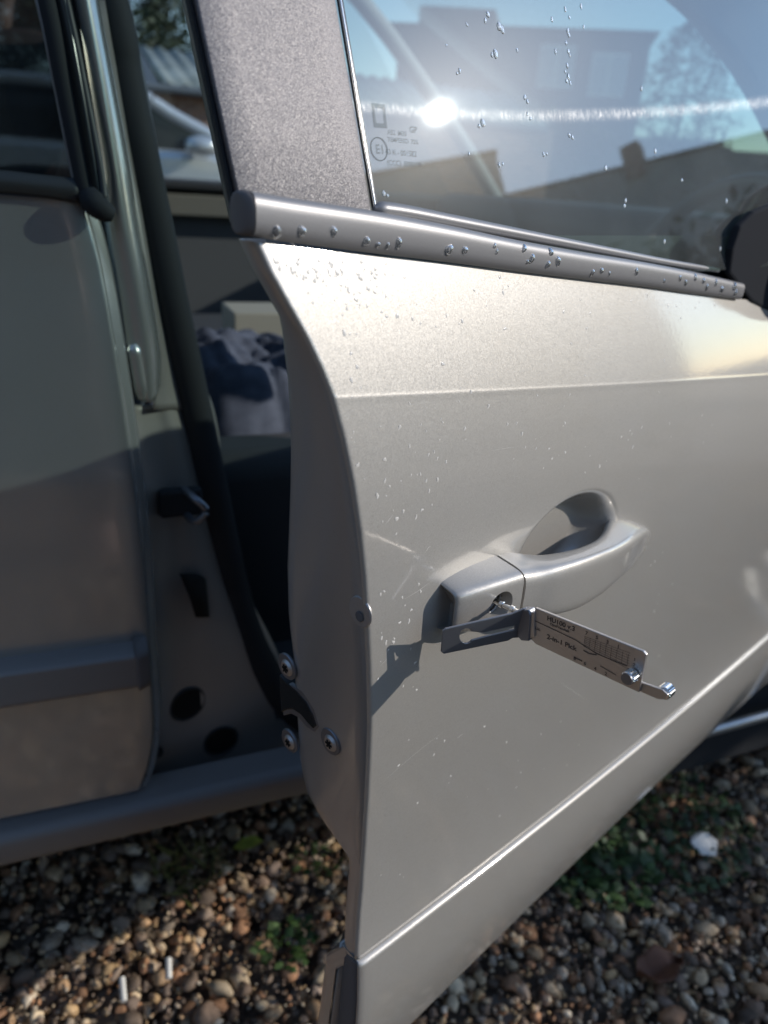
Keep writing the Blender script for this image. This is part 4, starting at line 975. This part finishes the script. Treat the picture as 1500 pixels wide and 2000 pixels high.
prism('verge', [e0_+np.array([-.05, -.1, -.06]), e0_+np.array([-.9, .1, -.04]), rg0+np.array([-.2, .0, -.05]), rg0+np.array([-.02, 0, .02])], np.array([0, .05, 0]), M['slate'], shed)
tube('gutter', [e0_+np.array([-.9, -.15, -.1]), e1_+np.array([0, -.15, -.1])], .06, M['slate'], shed, 10)
# background car, seen through the far window
BY = 6.2
def bp(u, v, y=BY): d = ray(u, v); t = y/d[1]; return CAM+d*t
bc0 = bp(380, 285); bcar = empty('background_car', (bc0[0]-.6, BY+.8, 0), 'pale silver hatchback parked beyond, seen through the doorway', 'car')
M['paint2'] = mat('pale_car_paint', (.55, .58, .60), .3, .4, **{'Coat Weight': .8})
# side body profile
zr = bp(272, 186)[2]; x_r = bp(272, 186)[0]; x_m = bp(345, 225)[0]; z_m = bp(345, 225)[2]; x_f = bp(432, 272)[0]; z_f = bp(432, 272)[2]
zb = z_f-.13
prof = [(x_f+1.05, .35), (x_f+1.10, .62), (x_f+.9, zb-.12), (x_f+.25, zb+.03), (x_r-2.6, zb+.06), (x_r-2.75, .5), (x_r-2.6, .28), (x_f+.9, .25)]
prism('car_body', [np.array([x, BY, z]) for x, z in prof], np.array([0, 1.7, 0]), M['paint2'], bcar, bev=.06)
arc = [(x_f+.18, zb+.05), (x_f, z_f), (x_m, z_m), (lerp(x_m, x_r, .6), lerp(z_m, zr, .75)), (x_r, zr), (x_r-.8, zr+.04), (x_r-1.7, zr-.05), (x_r-2.4, zb+.25)]
def rib(y): return [np.array([x, y, z]) for x, z in arc]
A = cr(np.array([rib(BY+.12), rib(BY+.16), rib(BY+1.5)]), 30, 1)
tube('roof_rail', cr(np.array([p+np.array([0, -.0, 0]) for p in rib(BY+.12)]), 40), .045, M['paint2'], bcar, 10)
mesh_obj('car_roof', A.reshape(-1, 3), grid_faces(3, 30), M['paint2'], bcar, mods=[('SOLIDIFY', dict(thickness=.03))])
mesh_obj('side_window', [p for p in [np.array([x, BY+.13, z-.03]) for x, z in arc]]+[np.array([x_r-2.4, BY+.10, zb+.03])], [tuple(range(9))], M['blackgloss'], bcar, smooth=False)
dloft_ell('wing_mirror', bp(394, 285, BY-.12), (.12, .10, .065), M['paint2'], bcar, 2.4, axes=((1, 0, 0), (0, 1, 0), (0, 0, 1)))
for dx in (x_f+.55, x_r-2.0):
    wh = cyl('wheel', (dx, BY-.02, .31), (dx, BY+.18, .31), .31, M['black'], bcar, 28, .02); cyl('rim', (dx, BY-.04, .31), (dx, BY+.05, .31), .19, M['greytrim'], wh, 20, .01)
# conifer
def tree(name, base, h, rad, label, ncl, leaf, cone=True, tint=(.035, .055, .03)):
    t = empty(name, tuple(base), label, 'tree')
    tube('trunk', [base, base+ZZ*h*.5, base+ZZ*h*.92], [rad*.07, rad*.05, rad*.012], mat(name+'_bark', (.08, .06, .045), .9), t, 10)
    n = ncl; V = np.zeros((n, 4, 3)); f = rng.uniform(.06, 1, n); a = rng.uniform(0, 6.283, n)
    rr_ = (rad*(1.02-f)**.75 if cone else rad*np.sqrt(np.clip(1-(2*f-1.0)**2, .02, 1)))
    lobes = 1+.22*np.sin(5*a+9*f)+.16*np.sin(11*a-17*f)+.1*rng.normal(size=n)
    q = rr_*lobes*rng.uniform(.45, 1, n)**.5
    c = np.stack([base[0]+q*np.cos(a), base[1]+q*np.sin(a), base[2]+h*f+(-.15*q if cone else 0)], 1)
    d1 = rng.normal(size=(n, 3)); d1[:, 2] *= .5; d1 /= np.linalg.norm(d1, axis=1)[:, None]; d2 = rng.normal(size=(n, 3)); d2 = np.cross(d1, d2); d2 /= np.linalg.norm(d2, axis=1)[:, None]
    s = leaf*rng.uniform(.5, 1.4, (n, 1))
    V[:, 0] = c-d1*s; V[:, 1] = c-d2*s*.35; V[:, 2] = c+d1*s; V[:, 3] = c+d2*s*.35
    C = np.repeat(np.array(tint)[None]*rng.uniform(.5, 1.7, (n, 1)), 4, 0)
    o = big_mesh('crown', V.reshape(-1, 3)-np.array(base), np.arange(n*4).reshape(n, 4), C, M['foliage'], None)
    o.parent = t; return t
M['foliage'] = colmat('foliage', .7, 3, .3, .0)
M['leafcore'] = mat('hedge_core', (.02, .03, .015), .9)
tb = far_pt(300, 60, 19.0); tb[2] = 0
tree('conifer_tree', tb+np.array([-1.25, 0, 0]), 9.5, 3.1, 'tall dark conifer rising behind the corrugated shed roof', 60000, .085)
# house seen through the door window
HD = 26.0
h1 = far_pt(1272, 84, HD); h2 = far_pt(975, 48, HD); az = h1-h2; az[2] = 0; ln = np.linalg.norm(az); az /= ln; back = np.array([-az[1], az[0], 0]); back = back if back@ray(1100, 300) > 0 else -back
ztop = (h1[2]+h2[2])/2+.1
house = empty('house', tuple(((h1+h2)/2*np.array([1, 1, 0]))), 'grey rendered house with two upper windows beyond the windscreen', 'house')
c = (h1+h2)/2-az*1.5; c[2] = ztop/2
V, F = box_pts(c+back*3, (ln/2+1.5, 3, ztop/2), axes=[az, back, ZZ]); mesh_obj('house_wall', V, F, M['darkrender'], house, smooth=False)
e1h = h1+ZZ*0; e1h[2] = ztop
ra = [e1h+az*.2-back*.2+ZZ*.002, e1h+az*.2+back*6.2, e1h+az*.2+back*3+ZZ*.5]
prism('house_roof', ra, -az*(ln+3.6), M['tile'], house)
for (u, v) in [(1086, 132), (1187, 148)]:
    p = far_pt(u, v, HD); k = ((p-h2)@az); cc = h2+az*k; cc[2] = p[2]
    fr = box('window', cc-back*.02, (.52, .05, .56), M['white'], house, axes=[az, back, ZZ]); 
    for sx in (-.26, .26): box('pane', cc-back*.045+az*sx, (.21, .04, .48), M['pane'], fr, axes=[az, back, ZZ])
hb = far_pt(905, 20, HD-1.0); 
prism('house_annexe', [np.array([*(far_pt(820, 60, HD-1)[:2]), 0]), np.array([*(far_pt(968, 60, HD-1)[:2]), 0]), far_pt(968, 18, HD-1), far_pt(820, 10, HD-1)], back*4, M['tile'], house)
tb = far_pt(1345, 140, 30); tb[2] = 0
t2 = tree('broadleaf_tree', tb, 6.3, 1.5, 'thin leafy tree to the right of the grey house', 5200, .10, cone=False)

# ================================================================== BEHIND THE CAMERA (mirrored in the panes and paint, shading the drive)
def refl_pt(u, v, dist):
    o = glassP(u, v); d = ray(u, v); r = d-2*(d@GN)*GN; return o+r*(dist/math.hypot(r[0], r[1]))
def gabled(name, A_, Bq, depth, label, chim=None, wallm='render'):
    "ridge line from A to B; body below"
    ax = Bq-A_; ax[2] = 0; l = np.linalg.norm(ax); ax /= l; pr_ = np.array([-ax[1], ax[0], 0]); pr_ = pr_ if pr_@(A_-CAM) > 0 else -pr_
    h = empty(name, (*((A_+Bq)/2)[:2], 0), label, 'house')
    za, zb_ = A_[2], Bq[2]; eh_ = min(za, zb_)*.62
    fa = lambda p, z, o: np.array([p[0], p[1], z])+pr_*o
    V = [fa(A_, 0, 0), fa(Bq, 0, 0), fa(Bq, 0, depth), fa(A_, 0, depth), fa(A_, za-.02, 0), fa(Bq, zb_-.02, 0), fa(Bq, zb_-.02, depth), fa(A_, za-.02, depth)]
    mesh_obj('house_wall', V, [(0, 1, 5, 4), (1, 2, 6, 5), (2, 3, 7, 6), (3, 0, 4, 7), (0, 3, 2, 1)], M[wallm], h, smooth=False)
    V = [fa(A_, za, -.25)-ax*.1, fa(Bq, zb_, -.25)+ax*.1, fa(Bq, zb_, depth+.25)+ax*.1, fa(A_, za, depth+.25)-ax*.1]
    mesh_obj('house_roof', V, [(0, 1, 2, 3)], M['tile'], h, smooth=False, mods=[('SOLIDIFY', dict(thickness=.15))])
    for k in range(3):
        p = lerp(A_, Bq, .2+.3*k); c = np.array([p[0], p[1], eh_*.6])-pr_*.03; w_ = box('window', c, (.8, .05, .65), M['white'], h, axes=[ax, pr_, ZZ]); box('pane', c-pr_*.03, (.70, .04, .55), M['pane'], w_, axes=[ax, pr_, ZZ])
    if chim is not None: box('chimney', chim, (.85, .6, 1.1), M['brick'], h, bev=.02)
    return h
gabled('neighbour_house', refl_pt(640, 358, 48), refl_pt(968, 300, 48), 9, 'rendered house behind the camera mirrored in the window, left one')
gabled('neighbour_house', refl_pt(990, 384, 56), refl_pt(1560, 246, 56), 10, 'rendered house behind the camera mirrored in the window, with a chimney', chim=refl_pt(1240, 318, 55.6))


# the person taking the picture, seen only as a reflection in the doors
M['jeans'] = mat('dark_jeans', (.15, .135, .125), .85); n_ = noise(M['jeans'], 9, 2, .5, None, 1.5); L(M['jeans'], bump(M['jeans'], n_.outputs['Fac'], 1.0, .10), B(M['jeans']).inputs['Normal'])
M['coat'] = mat('dark_coat', (.05, .055, .06), .85); n_ = noise(M['coat'], 10, 4); L(M['coat'], bump(M['coat'], n_.outputs['Fac'], .9, .03), B(M['coat']).inputs['Normal'])
M['skin'] = mat('skin', (.45, .27, .19), .5); M['hair'] = mat('hair', (.05, .035, .025), .7)
def skinned(name, nodes, edges, material, parent, lv=2):
    me = bpy.data.meshes.new(name); me.from_pydata([n[:3] for n in nodes], edges, []); ob = bpy.data.objects.new(name, me); COL.objects.link(ob)
    sk_ = ob.modifiers.new('skin', 'SKIN'); ob.modifiers.new('sub', 'SUBSURF').levels = lv
    for i, n in enumerate(nodes): me.skin_vertices[0].data[i].radius = (n[3], n[3] if len(n) < 5 else n[4])
    me.skin_vertices[0].data[0].use_root = True
    dgx = bpy.context.evaluated_depsgraph_get(); m2 = bpy.data.meshes.new_from_object(ob.evaluated_get(dgx)); bpy.data.objects.remove(ob)
    m2.materials.clear(); m2.materials.append(material); m2.polygons.foreach_set('use_smooth', [True]*len(m2.polygons))
    o = bpy.data.objects.new(name, m2); link(o, None); o.parent = parent; o.location = -WL[parent.name]; WL[name] = Vector((0, 0, 0)); return o
PX, PY = -.16, -.62
person = empty('person', (PX, PY, 0), 'person in dark jeans and coat holding up a phone, mirrored in the doors', 'person')
body = [(PX, PY, .98, .15, .11), (PX, PY, 1.14, .14, .10), (PX, PY+.02, 1.34, .17, .11), (PX, PY+.03, 1.46, .08, .08), (PX, PY+.05, 1.53, .055), (PX, PY+.08, 1.62, .085, .10), (PX, PY+.08, 1.70, .08, .095),
        (PX-.19, PY+.03, 1.40, .065), (PX-.22, PY+.10, 1.14, .05), (PX-.02, PY+.36, .99, .034), (PX+.02, PY+.42, .97, .03),
        (PX+.19, PY+.03, 1.40, .065), (PX+.26, PY+.10, 1.14, .05), (PX+.20, PY+.38, .97, .034), (PX+.19, PY+.44, .95, .03),
        (PX-.11, PY, .90, .10), (PX-.13, PY+.03, .50, .068), (PX-.14, PY-.01, .10, .05), (PX-.15, PY+.13, .05, .045),
        (PX+.11, PY, .90, .10), (PX+.14, PY+.04, .50, .068), (PX+.15, PY, .10, .05), (PX+.17, PY+.14, .05, .045)]
be = [(0, 1), (1, 2), (2, 3), (3, 4), (4, 5), (5, 6), (2, 7), (7, 8), (8, 9), (9, 10), (2, 11), (11, 12), (12, 13), (13, 14), (0, 15), (15, 16), (16, 17), (17, 18), (0, 19), (19, 20), (20, 21), (21, 22)]
skinned('body', body, be, M['skin'], person)
up_ = lambda n, g: tuple(n[:3])+tuple(x+g for x in n[3:])
skinned('coat', [up_(body[i], .018) for i in (0, 1, 2, 7, 8, 9, 11, 12, 13)], [(0, 1), (1, 2), (2, 3), (3, 4), (4, 5), (2, 6), (6, 7), (7, 8)], M['coat'], person)
skinned('trousers', [up_(body[i], .016) for i in (0, 15, 16, 17, 19, 20, 21)], [(0, 1), (1, 2), (2, 3), (0, 4), (4, 5), (5, 6)], M['jeans'], person)
skinned('hair', [(PX, PY+.05, 1.66, .088), (PX, PY+.06, 1.72, .085)], [(0, 1)], M['hair'], person)
for sx, hx in ((-1, PX+.02), (1, PX+.19)):
    for k in range(4):
        z = .995-.02*k-.02*(sx > 0); x = hx+sx*.015
        skinned('finger', [(x, PY+.45, z, .009), (x-sx*.012, PY+.50, z+.006, .0085), (x-sx*.030, PY+.525-.004*k, z+.008, .007)], [(0, 1), (1, 2)], M['skin'], person, 1)
ph = box('phone', (PX+.115, PY+.535, .965), (.075, .0045, .037), M['blackgloss'], None, bev=.004); tag(ph, 'black phone held sideways by the person behind the camera', 'phone')

# added unseen house and hedge: they block the sky mirrored in the paint
bh = empty('sky_block_house', (-2.0, -13.0, 0), 'unseen brick house added behind the camera to block sky from the car paint', 'house')
V, F = box_pts((-2.6, -11.0, 2.6), (4.9, 3.0, 2.6)); mesh_obj('house_wall', V, F, M['brick'], bh, smooth=False)
prism('house_roof', [np.array([-7.8, -7.7, 5.15]), np.array([-7.8, -14.3, 5.15]), np.array([-7.8, -11.0, 7.0])], np.array([10.4, 0, 0]), M['tile'], bh)
for x in (-5.6, -1.4):
    for z in (1.6, 4.1):
        w_ = box('window', (x, -7.98, z), (.7, .05, .6), M['white'], bh); box('pane', (x, -7.94, z), (.62, .04, .52), M['pane'], w_)
sky_hedge = empty('hedge', (-5.5, -1.5, 0), 'tall clipped evergreen hedge behind the car, left of the camera', 'hedge')  # added to keep sky out of the shut face's reflections
n = 9000; c = np.stack([rng.uniform(-6.3, -5.0, n), rng.uniform(-5.0, 3.0, n), rng.uniform(.05, 3.2, n)], 1); k_ = rng.uniform(size=n) < .55; c[k_, 0] = -5.0+.12*rng.normal(size=k_.sum())
d1 = rng.normal(size=(n, 3)); d1 /= np.linalg.norm(d1, axis=1)[:, None]; d2 = np.cross(d1, rng.normal(size=(n, 3))); d2 /= np.linalg.norm(d2, axis=1)[:, None]; s_ = rng.uniform(.08, .17, (n, 1))
V = np.stack([c-d1*s_, c-d2*s_*.5, c+d1*s_, c+d2*s_*.5], 1).reshape(-1, 3)-np.array([-5.5, -1.5, 0])
o = big_mesh('foliage', V, np.arange(4*n).reshape(n, 4), np.repeat(np.array((.04, .06, .03))[None]*rng.uniform(.5, 1.6, (n, 1)), 4, 0), M['foliage'], None); o.parent = sky_hedge
V, F = box_pts((-5.75, -1.0, 1.5), (.45, 3.9, 1.5)); mesh_obj('hedge_core', V, F, M['leafcore'], sky_hedge, smooth=False)

shade_hedge = empty('hedge', (3.2, -1.4, 0), 'unseen low hedge added ahead of the car to shade the gravel', 'hedge')  # made-up hedge, placed to throw dappled shade on the gravel
n = 7000; c = np.stack([rng.uniform(2.95, 3.5, n), rng.uniform(-3.2, .35, n), GZ+1.42*rng.uniform(0, 1, n)**.6+.05*rng.normal(size=n)], 1)
d1 = rng.normal(size=(n, 3)); d1 /= np.linalg.norm(d1, axis=1)[:, None]; d2 = np.cross(d1, rng.normal(size=(n, 3))); d2 /= np.linalg.norm(d2, axis=1)[:, None]; s_ = rng.uniform(.03, .06, (n, 1))
V = np.stack([c-d1*s_, c-d2*s_*.5, c+d1*s_, c+d2*s_*.5], 1).reshape(-1, 3)-np.array([3.2, -1.4, 0])
o = big_mesh('foliage', V, np.arange(4*n).reshape(n, 4), np.repeat(np.array((.04, .065, .03))[None]*rng.uniform(.5, 1.6, (n, 1)), 4, 0), M['foliage'], None); o.parent = shade_hedge

fh = empty('hedge', (15, 14, 0), 'long dark hedge far beyond the car, seen through the windows', 'hedge')
pa_, pb_ = np.array([6.5, 19.0, 0]), np.array([22.0, 10.5, 0]); n = 9000; t_ = rng.uniform(0, 1, (n, 1)); nrm_ = np.array([.48, .877, 0])
c = pa_+(pb_-pa_)*t_+nrm_*np.abs(rng.normal(0, .25, (n, 1))); c[:, 2] = GZ+rng.uniform(0, 1, n)**.7*(2.3+.3*np.sin(9*t_[:, 0])+.15*np.sin(31*t_[:, 0]))
d1 = rng.normal(size=(n, 3)); d1 /= np.linalg.norm(d1, axis=1)[:, None]; d2 = np.cross(d1, rng.normal(size=(n, 3))); d2 /= np.linalg.norm(d2, axis=1)[:, None]; s_ = rng.uniform(.10, .22, (n, 1))
V = np.stack([c-d1*s_, c-d2*s_*.5, c+d1*s_, c+d2*s_*.5], 1).reshape(-1, 3)-np.array([15, 14, 0])
o = big_mesh('foliage', V, np.arange(4*n).reshape(n, 4), np.repeat(np.array((.035, .055, .03))[None]*rng.uniform(.5, 1.6, (n, 1)), 4, 0), M['foliage'], None); o.parent = fh
ax_ = (pb_-pa_); ln_ = np.linalg.norm(ax_); ax_ /= ln_
V, F = box_pts((pa_+pb_)/2+nrm_*.6+ZZ*1.05, (ln_/2, .4, 1.05), axes=[ax_, nrm_, ZZ]); mesh_obj('hedge_core', V, F, M['leafcore'], fh, smooth=False)
